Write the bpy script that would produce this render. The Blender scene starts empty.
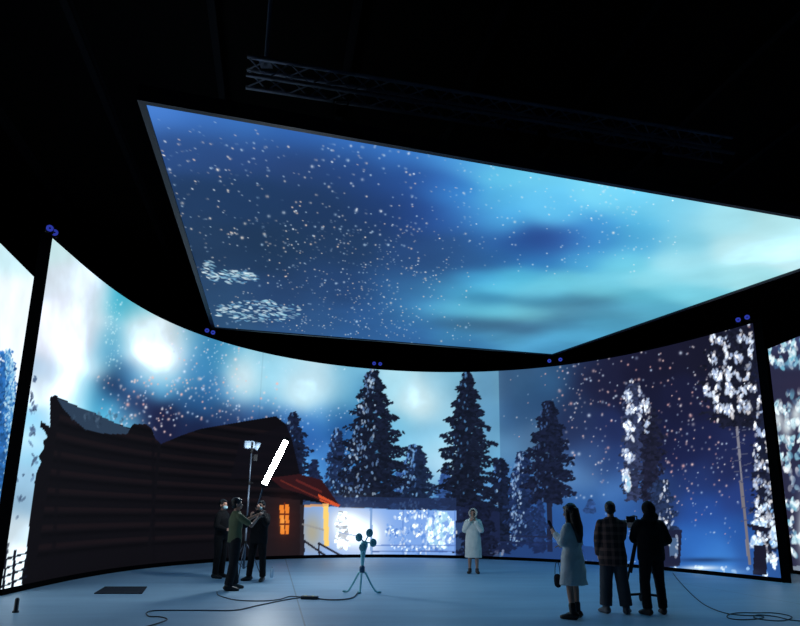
import bpy, bmesh, math, random
import numpy as np
from mathutils import Vector, Matrix

random.seed(7)
rng = np.random.default_rng(11)
scene = bpy.context.scene
COL = scene.collection
PI = math.pi

# ------------------------------------------------------------------ camera
F, PY, PITCH, ROLL, CH = 662.0, 356.5, .2322, -.0169, 1.4868
_r = np.array([1., 0, 0]); _fw = np.array([0, math.cos(PITCH), math.sin(PITCH)]); _dn = np.array([0, math.sin(PITCH), -math.cos(PITCH)])
R2 = math.cos(ROLL)*_r + math.sin(ROLL)*_dn
D2 = -math.sin(ROLL)*_r + math.cos(ROLL)*_dn
CM = np.array([R2, D2, _fw])

def ray(x, y):
    return CM.T @ np.array([(x-400)/F, (y-PY)/F, 1.0])
def at_z(x, y, z):                       # point of the horizontal plane z under a pixel
    d = ray(x, y); return Vector((0, 0, CH)) + Vector(d)*((z-CH)/d[2])
def at_y(x, y, Y):
    d = ray(x, y); return Vector((0, 0, CH)) + Vector(d)*(Y/d[1])
def ground(x, y):
    return at_z(x, y, 0)

cd = bpy.data.cameras.new('camera'); cam = bpy.data.objects.new('camera', cd); COL.objects.link(cam)
cd.sensor_width = 36; cd.lens = 36*F/800; cd.shift_y = (PY-313)/800
cd.clip_end = 200
m = Matrix.Identity(4)
for i in range(3):
    m[i][0] = R2[i]; m[i][1] = -D2[i]; m[i][2] = -_fw[i]
m[2][3] = CH
cam.matrix_world = m
scene.camera = cam
scene.view_settings.view_transform = 'Standard'; scene.view_settings.look = 'None'
scene.view_settings.gamma = 1; scene.view_settings.exposure = 0; scene.view_settings.use_curve_mapping = False
w = bpy.data.worlds.new('world'); scene.world = w; w.use_nodes = True
w.node_tree.nodes['Background'].inputs[0].default_value = (.02, .03, .05, 1)
w.node_tree.nodes['Background'].inputs[1].default_value = 0.02

# ------------------------------------------------------------------ helpers
def lin(c):
    return tuple((v/255/12.92 if v/255 <= .04045 else ((v/255+.055)/1.055)**2.4) for v in c)

def mat(name, c, rough=.6, metal=0, noise=None, scale=20, bump=0, emis=None, es=0, spec=.5, lincol=False):
    M = bpy.data.materials.new(name); M.use_nodes = True
    nt = M.node_tree; b = nt.nodes['Principled BSDF']
    col = c if lincol else lin(c)
    b.inputs['Base Color'].default_value = (*col, 1)
    b.inputs['Roughness'].default_value = rough; b.inputs['Metallic'].default_value = metal
    b.inputs['Specular IOR Level'].default_value = spec
    tc = nt.nodes.new('ShaderNodeTexCoord')
    if noise or bump:
        n = nt.nodes.new('ShaderNodeTexNoise'); n.inputs['Scale'].default_value = scale; n.inputs['Detail'].default_value = 5
        nt.links.new(tc.outputs['Object'], n.inputs['Vector'])
        if noise:
            mx = nt.nodes.new('ShaderNodeMix'); mx.data_type = 'RGBA'
            mx.inputs[6].default_value = (*[v*(1-noise) for v in col], 1); mx.inputs[7].default_value = (*[min(1, v*(1+noise)) for v in col], 1)
            nt.links.new(n.outputs['Fac'], mx.inputs[0]); nt.links.new(mx.outputs[2], b.inputs['Base Color'])
        if bump:
            bp = nt.nodes.new('ShaderNodeBump'); bp.inputs['Strength'].default_value = bump; bp.inputs['Distance'].default_value = .02
            nt.links.new(n.outputs['Fac'], bp.inputs['Height']); nt.links.new(bp.outputs[0], b.inputs['Normal'])
    if emis:
        b.inputs['Emission Color'].default_value = (*lin(emis), 1); b.inputs['Emission Strength'].default_value = es
    return M

def link(name, me, material=None, parent=None):
    o = bpy.data.objects.new(name, me); COL.objects.link(o)
    if material: me.materials.append(material)
    if parent: o.parent = parent
    return o
def obj(name, bm, material=None, parent=None, smooth=False):
    me = bpy.data.meshes.new(name)
    bmesh.ops.recalc_face_normals(bm, faces=bm.faces)
    bm.to_mesh(me); bm.free()
    if smooth:
        for p in me.polygons: p.use_smooth = True
    return link(name, me, material, parent)
def empty(name, loc=(0, 0, 0), rz=0):
    o = bpy.data.objects.new(name, None); COL.objects.link(o); o.location = loc; o.rotation_euler = (0, 0, rz); o.empty_display_size = .1
    return o
def tag(o, label, cat, group=None):
    o['label'] = label; o['category'] = cat
    if group: o['group'] = group
    return o
def struct(o):
    o['kind'] = 'structure'; return o
def box(bm, c, s, rot=None):
    M4 = Matrix.Translation(c) @ (rot.to_4x4() if rot else Matrix.Identity(4)) @ Matrix.Diagonal((s[0], s[1], s[2], 1))
    bmesh.ops.create_cube(bm, size=1, matrix=M4)
def ell(bm, c, r, rot=None, sub=3):
    M4 = Matrix.Translation(c) @ (rot.to_4x4() if rot else Matrix.Identity(4)) @ Matrix.Diagonal((r[0], r[1], r[2], 1))
    bmesh.ops.create_icosphere(bm, subdivisions=sub, radius=1, matrix=M4)
def frame_of(t, hint=None):
    t = t.normalized()
    h = hint or (Vector((1, 0, 0)) if abs(t.x) < .9 else Vector((0, 1, 0)))
    x = (h - t*h.dot(t)).normalized(); y = t.cross(x); return x, y
def loft(bm, secs, n=16, hint=None, round_ends=False):
    """secs: (centre, rx, ry) rings joined to one closed skin"""
    secs = [(Vector(c), a, b) for c, a, b in secs]
    if round_ends:
        t0 = (secs[0][0]-secs[1][0]).normalized(); t1 = (secs[-1][0]-secs[-2][0]).normalized()
        s0, s1 = secs[0], secs[-1]
        pre = [(s0[0]+t0*s0[1]*math.sin(a), s0[1]*math.cos(a), s0[2]*math.cos(a)) for a in (1.35, 1.0, .55)]
        post = [(s1[0]+t1*s1[1]*math.sin(a), s1[1]*math.cos(a), s1[2]*math.cos(a)) for a in (.55, 1.0, 1.35)]
        secs = pre+secs+post
    rings = []; N = len(secs)
    x = None
    for i, (c, a, b) in enumerate(secs):
        t = secs[min(i+1, N-1)][0]-secs[max(i-1, 0)][0]
        x, y = frame_of(t, hint if hint else x)
        rings.append([bm.verts.new(c+x*a*math.cos(2*PI*k/n)+y*b*math.sin(2*PI*k/n)) for k in range(n)])
    for r0, r1 in zip(rings, rings[1:]):
        for k in range(n): bm.faces.new((r0[k], r0[(k+1) % n], r1[(k+1) % n], r1[k]))
    bm.faces.new(rings[0][::-1]); bm.faces.new(rings[-1])
def cap(bm, p0, r0, p1, r1, n=14):
    loft(bm, [(p0, r0, r0), (p1, r1, r1)], n, round_ends=True)
def tube(bm, pts, r, n=8):
    loft(bm, [(p, r, r) for p in pts], n)
def cyl(bm, p0, p1, r, r1=None, n=20):
    loft(bm, [(p0, r, r), (p1, r1 or r, r1 or r)], n)
def bake(o, mods):
    """apply a few modifiers and keep the plain mesh"""
    for kind, kw in mods:
        md = o.modifiers.new(kind, kind)
        for k, v in kw.items(): setattr(md, k, v)
    dg = bpy.context.evaluated_depsgraph_get(); dg.update()
    me = bpy.data.meshes.new_from_object(o.evaluated_get(dg))
    o.modifiers.clear(); old = o.data; o.data = me; bpy.data.meshes.remove(old)
    for p in me.polygons: p.use_smooth = True
    return o
def bevelled(bm, w=.01):
    bmesh.ops.bevel(bm, geom=list(bm.edges), offset=w, segments=2, affect='EDGES', profile=.6)

# ------------------------------------------------------------------ materials
black = mat('black_powder_coat', (14, 15, 18), .7, spec=.2)
deep = mat('matte_black', (5, 5, 7), .9, spec=.03)
blackish = mat('black_wall_paint', (9, 10, 12), .9, noise=.3, scale=3, spec=.1)
steel = mat('dull_steel', (95, 105, 120), .45, .6, noise=.2)
truss_m = mat('aluminium_truss', (150, 168, 200), .6, .2, noise=.2)
beam_m = mat('black_beam_paint', (24, 27, 34), .7, noise=.2, spec=.1)
rim_m = mat('screen_rim', (27, 32, 42), .5, noise=.1)

# ------------------------------------------------------------------ LED picture painting (surface coordinates, metres)
def fbm(h, w_, base, octs=4, seed=0):
    g = np.random.default_rng(seed); out = np.zeros((h, w_)); amp = 1; tot = 0
    for o in range(octs):
        cw = max(2, int(base*2**o)+2); chh = max(2, int(base*2**o*h/w_)+2)
        a = g.random((chh, cw))
        yy = np.linspace(0, chh-1.001, h); xx = np.linspace(0, cw-1.001, w_)
        y0 = yy.astype(int); x0 = xx.astype(int); fy = yy-y0; fx = xx-x0
        fy = (fy*fy*(3-2*fy))[:, None]; fx = (fx*fx*(3-2*fx))[None]
        v = (a[y0][:, x0]*(1-fy)+a[y0+1][:, x0]*fy)*(1-fx)+(a[y0][:, x0+1]*(1-fy)+a[y0+1][:, x0+1]*fy)*fx
        out += v*amp; tot += amp; amp *= .5
    return out/tot

class Screen:
    """colour lattice (one value per LED cluster) of a screen w x h metres; q(px,py) gives a spot of its surface"""
    def __init__(s, w_, h, step, q, base):
        s.w, s.h, s.step, s.q = w_, h, step, q
        s.nx = int(round(w_/step))+1; s.nz = int(round(h/step))+1
        s.dx = w_/(s.nx-1); s.dz = h/(s.nz-1)
        s.U, s.V = np.meshgrid(np.linspace(0, w_, s.nx), np.linspace(0, h, s.nz))
        s.img = np.ones((s.nz, s.nx, 3))*np.array(base, float)/255
    def window(s, c, ex, ez):
        i0 = max(0, int((c[0]-ex)/s.dx)); i1 = min(s.nx, int((c[0]+ex)/s.dx)+2)
        j0 = max(0, int((c[1]-ez)/s.dz)); j1 = min(s.nz, int((c[1]+ez)/s.dz)+2)
        return (slice(j0, j1), slice(i0, i1)) if i1 > i0 and j1 > j0 else None
    def stamp(s, c, A, col, alpha=1, soft=1.0, k=3.0):
        """ellipse whose half axes are the columns of A; soft = gaussian, soft=0 = crisp"""
        ext = np.abs(A).sum(1)*(k if soft else 1.15)
        wn = s.window(c, ext[0], ext[1])
        if wn is None: return
        try: B = np.linalg.inv(A)
        except np.linalg.LinAlgError: return
        du = s.U[wn]-c[0]; dv = s.V[wn]-c[1]
        a = B[0, 0]*du+B[0, 1]*dv; b = B[1, 0]*du+B[1, 1]*dv; r2 = a*a+b*b
        f = np.exp(-r2*1.2) if soft else np.clip((1.15-np.sqrt(r2))/.3, 0, 1)
        f = (f*alpha)[..., None]
        s.img[wn] = s.img[wn]*(1-f)+np.array(col)/255*f
    def blob(s, x, y, rx, ry, col, alpha=1, soft=1, ang=0):
        c = np.array(s.q(x, y)); ca, sa = math.cos(ang), math.sin(ang)
        ax = (np.array(s.q(x+ca, y+sa))-np.array(s.q(x-ca, y-sa)))/2*rx
        ay = (np.array(s.q(x-sa, y+ca))-np.array(s.q(x+sa, y-ca)))/2*ry
        s.stamp(c, np.array([ax, ay]).T, col, alpha, soft)
    def field(s, pts, sx=11, sy=11, mask=None, step=1):
        """smooth colour field through (x, y, r, g, b) control spots"""
        acc = np.zeros(s.img.shape); W = np.zeros(s.img.shape[:2])+1e-9
        for x, y, *c in pts:
            cc = np.array(s.q(x, y)); ax = (np.array(s.q(x+1, y))-np.array(s.q(x-1, y)))/2*(sx(x, y) if callable(sx) else sx); ay = (np.array(s.q(x, y+1))-np.array(s.q(x, y-1)))/2*(sy(x, y) if callable(sy) else sy)
            Bm = np.linalg.inv(np.array([ax, ay]).T); du = s.U-cc[0]; dv = s.V-cc[1]
            r2 = (Bm[0, 0]*du+Bm[0, 1]*dv)**2+(Bm[1, 0]*du+Bm[1, 1]*dv)**2
            w_ = np.exp(-r2*.8)+.0006/(1+r2*r2); acc += w_[..., None]*np.array(c)/255; W += w_
        out = acc/W[..., None]
        if mask is None: s.img = out
        else: s.img = s.img*(1-mask[..., None])+out*mask[..., None]
    def poly(s, pts, col, alpha=1, noise=None):
        P = np.array([s.q(*p) for p in pts])
        c = (P.min(0)+P.max(0))/2; e = (P.max(0)-P.min(0))/2
        wn = s.window(c, e[0]+.02, e[1]+.02)
        if wn is None: return None
        X, Z = s.U[wn], s.V[wn]; ins = np.zeros(X.shape, bool)
        for (x0, z0), (x1, z1) in zip(P, np.roll(P, -1, 0)):
            if z0 == z1: continue
            t = ((z0 > Z) != (z1 > Z)) & (X < (x1-x0)*(Z-z0)/(z1-z0)+x0)
            ins ^= t
        f = (ins*alpha)[..., None]; colr = np.array(col)/255
        s.img[wn] = s.img[wn]*(1-f)+colr*f
        return wn, ins
    def line(s, p0, p1, wpx, col, alpha=1):
        p0 = np.array(p0, float); p1 = np.array(p1, float); d = p1-p0; n = np.array([-d[1], d[0]])/np.hypot(*d)*wpx/2
        s.poly([p0+n, p1+n, p1-n, p0-n], col, alpha)
    def stars(s, n, box_, cols, size=(.7, 1.3), dens=None, amin=.35):
        x0, y0, x1, y1 = box_; k = 0
        while k < n:
            x = rng.uniform(x0, x1); y = rng.uniform(y0, y1)
            if dens and rng.random() > dens(x, y): k += .3; continue
            r = rng.uniform(*size)*(1.3 if rng.random() < .12 else .85)
            s.blob(x, y, r, r, cols[rng.integers(len(cols))], rng.uniform(amin, 1), 1)
            k += 1
    def tree(s, x, yt, yb, hw, col=(20, 26, 44), hi=None, hip=.12, side=-1, n=None, ybase=None, trunk=None, wmax=.8, ragged=.17, slim=.15):
        """a conifer or broad crown of leaf clusters between rows yt and yb"""
        H = yb-yt; n = int((n or hw*H*.32)*1.9)
        if trunk and ybase: s.line((x, yb-H*.4), (x+1, ybase), trunk[0], trunk[1])
        ph = [rng.uniform(0, 6.28) for _ in range(4)]
        for i in range(int(H/2.2)):           # dense heart of the crown
            t = (i+.5)/(H/2.2); pr_ = (slim+(1-slim)*min(1, t/wmax)**.85)*(1 if t < .9 else 1-(t-.9)*4)
            if t < .06: continue
            for _ in range(3): s.blob(x+rng.uniform(-.45, .45)*hw*pr_, yt+t*H, hw*pr_*rng.uniform(.12, .38)+.6, 2.2, np.array(col)*rng.uniform(.8, 1.1), .9, 0, rng.uniform(-.8, .8))
        for i in range(n):
            t = rng.random()**.8; yy = yt+t*H
            prof = (slim+(1-slim)*min(1, t/wmax)**.85)*(1 if t < .9 else 1-(t-.9)*4)
            sd = rng.choice([-1, 1])
            rag = 1+1.5*ragged*math.sin(t*H/2.6+ph[0]+1.7*sd)+.16*math.sin(t*H/1.2+ph[1]*sd)
            e = rng.random()**.6
            xx = x+sd*e*hw*prof*rag
            lx = rng.uniform(1.1, 2.5)*(1 if e > .7 else 1.35); ly = rng.uniform(.6, 1.25)*(1 if e > .7 else 1.35)
            yy += e*hw*.10
            c = np.array(col)*rng.uniform(.75, 1.3)
            s.blob(xx, yy, lx, ly, c, .96, 0, sd*(.35+rng.uniform(-.9, .7)))
        if hi:
            for i in range(int(n*hip)):
                t = rng.random(); yy = yt+t*H; prof = (slim+(1-slim)*min(1, t/wmax)**.85)
                xx = x+hw*prof*(side*rng.uniform(0, .9)+rng.uniform(-.25, .25))
                r = rng.uniform(.5, 1.1)
                s.blob(xx, yy, r, r*rng.uniform(1.2, 2.4), hi[rng.integers(len(hi))], rng.uniform(.4, .95), 0, rng.uniform(-.5, .5))
    def speckle(s, n, cx, cy, rx, ry, cols, size=(.7, 2.0), alpha=(.35, 1), stretch=2.6):
        size = (size[0]*.62, size[1]*.66); n = int(n*.95)
        n = int(n*1.1); f0, f1, f2 = rng.uniform(0, 6, 3)
        for i in range(n):
            a = rng.uniform(0, 6.283); e = math.sqrt(rng.random())
            x = cx+math.cos(a)*e*rx; y = cy+math.sin(a)*e*ry; r = rng.uniform(*size)
            if math.sin(x/1.9+f0)+math.sin(y/2.7+f1)+math.sin((x-y)/4.1+f2) < rng.uniform(-.2, .5): continue
            r *= 1.25
            s.blob(x, y, r, r*rng.uniform(1, stretch), cols[rng.integers(len(cols))], rng.uniform(*alpha), 0, rng.uniform(-.8, .8))
    def mesh(s, name, place, material, parent, gain=1.0):
        U = s.U.ravel(); V = s.V.ravel(); P = place(U, V)
        me = bpy.data.meshes.new(name)
        nf = (s.nx-1)*(s.nz-1)
        me.vertices.add(len(U)); me.vertices.foreach_set('co', P.astype(np.float32).ravel())
        idx = np.arange(s.nx*s.nz).reshape(s.nz, s.nx)
        q = np.stack([idx[:-1, :-1], idx[:-1, 1:], idx[1:, 1:], idx[1:, :-1]], -1).reshape(-1, 4)
        me.loops.add(nf*4); me.loops.foreach_set('vertex_index', q.ravel().astype(np.int32))
        me.polygons.add(nf); me.polygons.foreach_set('loop_start', (np.arange(nf)*4).astype(np.int32))
        me.polygons.foreach_set('loop_total', np.full(nf, 4, np.int32))
        me.update(calc_edges=True)
        im = np.clip(s.img, 0, 1); L = np.where(im <= .04045, im/12.92, ((im+.055)/1.055)**2.4)
        lum = im.mean(-1, keepdims=True)
        L = L*(1+gain*np.clip((lum-.86)/.14, 0, 1)**1.6*np.array([.7, 1., 1.25]))
        rgba = np.concatenate([L, np.ones(L.shape[:2]+(1,))], -1).astype(np.float32)
        at = me.color_attributes.new('led_colour', 'FLOAT_COLOR', 'POINT'); at.data.foreach_set('color', rgba.ravel())
        return link(name, me, material, parent)

led = bpy.data.materials.new('led_display'); led.use_nodes = True
nt = led.node_tree; pb = nt.nodes['Principled BSDF']
pb.inputs['Base Color'].default_value = (.004, .004, .005, 1); pb.inputs['Roughness'].default_value = .8; pb.inputs['Specular IOR Level'].default_value = .05
an = nt.nodes.new('ShaderNodeAttribute'); an.attribute_name = 'led_colour'
nt.links.new(an.outputs['Color'], pb.inputs['Emission Color']); pb.inputs['Emission Strength'].default_value = 1.0
led.cycles.emission_sampling = 'NONE'

# ------------------------------------------------------------------ plan of the big curved wall
WH = 6.56
topline = [(52.7,238.3),(76.7,264),(96,280),(124.6,299),(147,310),(172.5,321),(200,331.6),(235,346),(257,352),(290,359),(356,367),(380,369.7),(462,372.5),(517.5,369.7),(560,365.6),(600,360.6),(638,351.5),(683,341),(728,330.5),(753,323)]
T = np.array([[*at_z(x, y, WH)[:2]] for x, y in topline])
dd = np.r_[0, np.cumsum(np.hypot(*np.diff(T, axis=0).T))]
wt = np.ones(len(dd)); wt[[0, -1]] = 5
cx, cy = np.polyfit(dd, T[:, 0], 5, w=wt), np.polyfit(dd, T[:, 1], 5, w=wt)
ts = np.linspace(0, dd[-1], 600); CX, CY = np.polyval(cx, ts), np.polyval(cy, ts)
AL = np.r_[0, np.cumsum(np.hypot(np.diff(CX), np.diff(CY)))]; WL = AL[-1]
AZ = np.arctan2(CX, CY)
def wall_q(x, y):                     # spot of the wall seen at a pixel -> (arc length, height)
    d = ray(x, y); a = math.atan2(d[0], d[1])
    if a < AZ[0]: s = -(AZ[0]-a)*13.7*1.0
    elif a > AZ[-1]: s = WL+(a-AZ[-1])*19
    else: s = np.interp(a, AZ, AL)
    px, py_ = np.interp(s, AL, CX), np.interp(s, AL, CY)
    return (s, CH+math.hypot(px, py_)*d[2]/math.hypot(d[0], d[1]))
def wall_xy(s):
    return np.interp(s, AL, CX), np.interp(s, AL, CY)
def wall_n(s):                        # unit vector pointing into the stage
    e = .05; x0, y0 = wall_xy(max(0, s-e)); x1, y1 = wall_xy(min(WL, s+e))
    t = Vector((x1-x0, y1-y0, 0)).normalized(); return Vector((t.y, -t.x, 0))

# ---------------- picture on the curved wall
Z0 = .10
S = Screen(WL, WH-Z0, .026, lambda x, y: (wall_q(x, y)[0], wall_q(x, y)[1]-Z0), (46, 88, 150))
LEFT = "55,250,200,235,238;60,280,215,230,242;70,310,236,236,250;60,350,235,238,250;85,300,225,226,242;90,340,238,236,250;50,372,180,215,245;45,390,225,240,250;70,390,245,250,255;98,305,180,220,232;100,325,220,232,242;104,340,90,180,205;105,362,80,175,210;120,308,45,165,195;115,335,75,165,200;112,350,70,145,190;95,365,220,245,255;86,392,120,215,240;76,405,190,240,252;118,370,30,60,100;110,388,25,35,75;130,315,140,210,225;137,332,228,240,246;150,345,250,246,250;160,360,248,248,252;140,352,238,250,252;127,345,150,215,235;172,340,225,240,245;180,348,160,210,232;170,358,225,240,248;187,342,110,185,215;196,345,46,125,175;195,370,45,100,150;167,374,170,230,246;150,374,140,220,245;160,386,60,140,190;140,386,45,105,160;130,372,40,120,175;180,378,80,155,200;185,392,46,100,150;205,362,40,105,155;217,362,45,125,175;227,358,80,165,205;240,368,165,225,240;243,379,225,245,250;250,390,150,225,245;230,393,66,145,205;215,382,40,95,155;208,402,40,95,150;263,362,145,200,222;262,380,160,222,238;276,368,176,218,232;291,376,195,228,238;300,388,222,242,248;305,399,195,240,250;320,376,215,235,242;325,392,190,230,243;340,382,125,192,220;344,396,90,170,210;355,374,120,185,213;362,388,50,120,170;280,394,135,205,236;262,404,60,130,195;290,412,46,105,175;320,409,80,150,208;340,412,42,105,165;345,430,36,88,152;300,440,45,95,165;310,425,48,108,178;330,460,60,120,190;310,470,80,150,215;345,480,60,130,200;245,408,36,70,125;220,412,35,62,108;190,405,35,75,125;170,415,25,30,62;230,420,28,45,85;265,420,32,60,110;140,402,28,34,72;150,420,26,30,64;200,425,26,36,72;126,410,40,60,110;128,421,110,200,236;110,411,95,200,236;100,396,32,100,150;92,402,60,170,215;385,380,170,215,230;395,392,155,212,232;410,398,195,230,242;422,406,205,235,242;440,390,150,200,222;455,385,120,180,208;440,412,150,205,230;404,422,112,182,212;425,430,115,175,206;395,442,120,190,225;410,446,142,205,235;433,446,158,212,236;442,462,172,216,240;425,480,140,200,235;485,388,100,155,188;496,385,105,160,188;495,420,92,148,184;490,440,110,170,205;495,465,110,180,220;490,490,90,150,210;440,500,80,140,205;400,490,70,140,205;380,495,60,130,200;370,440,70,140,200;46,425,130,205,242;44,455,150,215,246;36,480,160,205,235;33,505,150,190,218;26,530,215,235,246;16,560,240,248,250;10,590,240,248,250;40,440,190,228,248;60,420,235,248,254"
RIGHT = "505,385,60,90,128;510,420,56,95,138;510,448,88,138,180;510,480,70,120,180;520,385,50,92,130;532,370,55,86,122;522,410,45,78,118;550,378,50,98,140;540,392,42,74,114;575,400,34,50,86;590,380,30,32,62;560,368,45,75,115;580,430,38,52,92;590,455,55,85,138;575,478,85,130,185;530,440,76,112,152;600,385,28,30,58;640,370,24,24,48;700,350,24,24,44;680,400,26,28,58;605,430,34,46,92;620,465,40,62,116;690,450,28,34,74;725,465,32,40,84;660,430,26,30,64;740,340,22,24,44;700,480,34,52,106;740,500,38,60,124;700,510,38,75,150;700,540,46,102,182;740,530,40,86,162;715,558,60,125,205;620,485,70,118,182;580,505,50,95,160;590,530,44,90,162;605,545,46,96,168;640,540,46,96,168;660,500,38,60,112;630,510,48,92,160;560,530,44,88,156;530,530,44,88,156;520,500,50,96,165;750,400,26,30,58;755,560,46,90,160;770,450,30,38,80;665,560,48,100,176;640,400,24,26,52;615,350,30,32,60;660,355,24,24,46;580,365,36,48,84"
def spots(t): return [tuple(map(float, q.split(','))) for q in t.split(';')]
S.field(spots(LEFT), 13, 12)
S.field(spots(RIGHT), 15, 15, (S.U > wall_q(500, 450)[0]).astype(float))
for x, y, rx, ry, c, al in ((275, 376, 60, 26, (120, 200, 232), .65), (345, 385, 26, 24, (96, 178, 220), .5), (200, 362, 20, 24, (60, 150, 205), .4), (158, 352, 30, 30, (236, 243, 251), .85), (148, 330, 24, 16, (214, 238, 246), .6), (70, 345, 26, 70, (240, 240, 252), .6), (72, 290, 22, 34, (222, 236, 246), .5),
        (243, 378, 20, 25, (222, 240, 248), .75), (306, 384, 40, 24, (204, 232, 244), .75), (302, 396, 20, 12, (208, 240, 250), .6), (418, 402, 22, 22, (208, 236, 244), .6), (488, 400, 13, 70, (96, 150, 188), .65)):
    S.blob(x, y, rx, ry, c, al)
S.img *= (1+(fbm(S.nz, S.nx, 18, 5, 3)-.5)*.22)[..., None]
starw = [(236, 226, 230), (255, 214, 206), (222, 236, 255), (250, 190, 184), (200, 220, 250)]
S.stars(520, (556, 325, 756, 500), starw, (.75, 1.35), lambda x, y: .25+.75*math.exp(-((y-390)/70)**2))
S.stars(120, (600, 440, 740, 545), starw, (.6, 1.0))
S.stars(60, (503, 372, 600, 480), starw, (.5, .9))
S.stars(300, (96, 376, 282, 440), starw, (.8, 1.5), lambda x, y: .4+.6*math.exp(-((x-135)/40)**2))
S.stars(90, (105, 300, 122, 372), [(200, 240, 250)], (.5, 1.0))
S.stars(130, (170, 330, 240, 420), starw, (.6, 1.2))
S.stars(120, (280, 405, 365, 470), [(170, 205, 245), (220, 230, 250)], (.5, 1.0))
S.stars(60, (205, 335, 360, 372), [(200, 230, 250)], (.4, .8))
dk = (20, 26, 44); blue = [(92, 140, 200), (70, 116, 186), (150, 190, 230)]; wh = [(236, 242, 252), (200, 216, 240), (170, 190, 226), (255, 250, 250)]
# faint distant trees
for x, yt, hw in ((445, 468, 12), (400, 470, 12), (350, 470, 14), (590, 500, 5)):
    S.tree(x, yt, 512, hw, (44, 74, 128), n=90)
S.tree(293, 412, 500, 17, (22, 30, 54), blue, .05, n=330, wmax=.5)
S.tree(314, 458, 500, 9, (26, 36, 66), n=90)
S.tree(337, 428, 506, 14, (28, 42, 74), blue, .1, n=240)
S.tree(415, 444, 512, 20, (24, 36, 62), [(120, 170, 220), (80, 130, 200)], .14, n=420, wmax=.7, slim=.3)
S.tree(373, 369, 506, 29, dk, [(120, 160, 205), (96, 130, 180), (180, 205, 230)], .09, n=1050, ybase=558, trunk=(3.5, (34, 52, 84)), wmax=.6, slim=.12)
S.tree(500, 458, 552, 15, (20, 28, 50), blue, .03, n=420, wmax=.5, slim=.3)
S.tree(523, 452, 545, 14, (28, 44, 82), [(120, 160, 210), (160, 190, 225)], .16, n=360, wmax=.5, slim=.35)
S.tree(467, 371, 520, 23, dk, [(80, 130, 180)], .02, n=1100, ybase=556, trunk=(6, (20, 26, 44)), wmax=.5, slim=.12)
S.tree(549, 400, 502, 21, (22, 28, 50), [(60, 90, 140)], .03, n=700, ybase=552, trunk=(5.5, (30, 36, 60)), wmax=.6, slim=.16)
S.tree(540, 500, 552, 8, (30, 48, 90), n=90); S.tree(575, 520, 556, 6, (28, 42, 84), n=50)
for y in (536, 542): S.line((500, y), (550, y+1), 1.2, (30, 40, 72))
# right hand trees
S.tree(650, 408, 500, 12, (28, 30, 50), n=260, wmax=.3, slim=.5)
S.tree(660, 480, 566, 14, (34, 48, 80), wh, .08, n=330, wmax=.4, slim=.5, side=1)
S.tree(632, 380, 500, 9, (46, 54, 84), n=200, wmax=.3, slim=.6)
S.speckle(260, 632, 405, 11, 25, wh, (.7, 1.7)); S.speckle(300, 628, 455, 7, 36, wh, (.7, 1.7)); S.speckle(120, 645, 415, 7, 20, wh, (.6, 1.4)); S.speckle(50, 626, 484, 4, 8, [(150, 205, 235), (210, 230, 245)], (1, 2))
S.tree(734, 326, 425, 26, (24, 26, 42), n=600, wmax=.3, slim=.5)
S.speckle(260, 724, 352, 18, 26, wh, (.7, 1.9)); S.speckle(480, 724, 394, 20, 28, wh, (.8, 2.1)); S.speckle(110, 746, 345, 7, 30, wh, (.7, 1.7)); S.speckle(130, 748, 395, 8, 22, wh, (.7, 2.0))
S.tree(768, 400, 560, 14, (26, 30, 50), n=400, wmax=.3, slim=.6)
S.speckle(480, 764, 470, 11, 84, wh, (.7, 2.0)); S.speckle(520, 765, 540, 14, 36, [(130, 180, 235), (220, 238, 252), (240, 246, 255)], (.8, 2.2))
S.line((737, 426), (748, 556), 2.2, (128, 128, 142)); S.line((741, 480), (750, 565), 3.2, (120, 116, 124))
for k in range(16):
    y = 430+k*6; sd = (-1)**k; S.line((738+k*.7, y), (738+k*.7+sd*rng.uniform(4, 10), y-rng.uniform(-2, 4)), .9, (78, 82, 110))
S.poly([(754, 545), (766, 545), (767, 575), (753, 575)], (26, 26, 44)); S.poly([(751, 524), (770, 528), (766, 532), (752, 530)], (24, 24, 44))
S.poly([(660, 530), (682, 530), (680, 566), (660, 568)], (30, 34, 60)); S.poly([(669, 538), (678, 538), (678, 556), (670, 556)], (120, 170, 220), .5)
S.speckle(30, 674, 545, 5, 12, wh, (.6, 1.6))
S.speckle(190, 710, 570, 42, 3.6, [(160, 205, 250), (235, 245, 255), (90, 150, 220)], (.9, 2.2), stretch=1); S.blob(702, 568, 22, 2.6, (236, 246, 255), .9); S.blob(728, 572, 22, 3, (130, 180, 235), .6)
S.blob(705, 560, 30, 2.5, (20, 30, 62), .6)
S.speckle(60, 585, 562, 60, 1.6, [(120, 170, 225), (200, 225, 250)], (.6, 1.3), stretch=1)
S.speckle(24, 500, 552, 10, 3, wh, (.7, 1.6), stretch=1)
# seams between screen runs
S.img *= (1-.05*(np.abs(S.U-wall_q(260, 400)[0]) < .025))[..., None]
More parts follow.
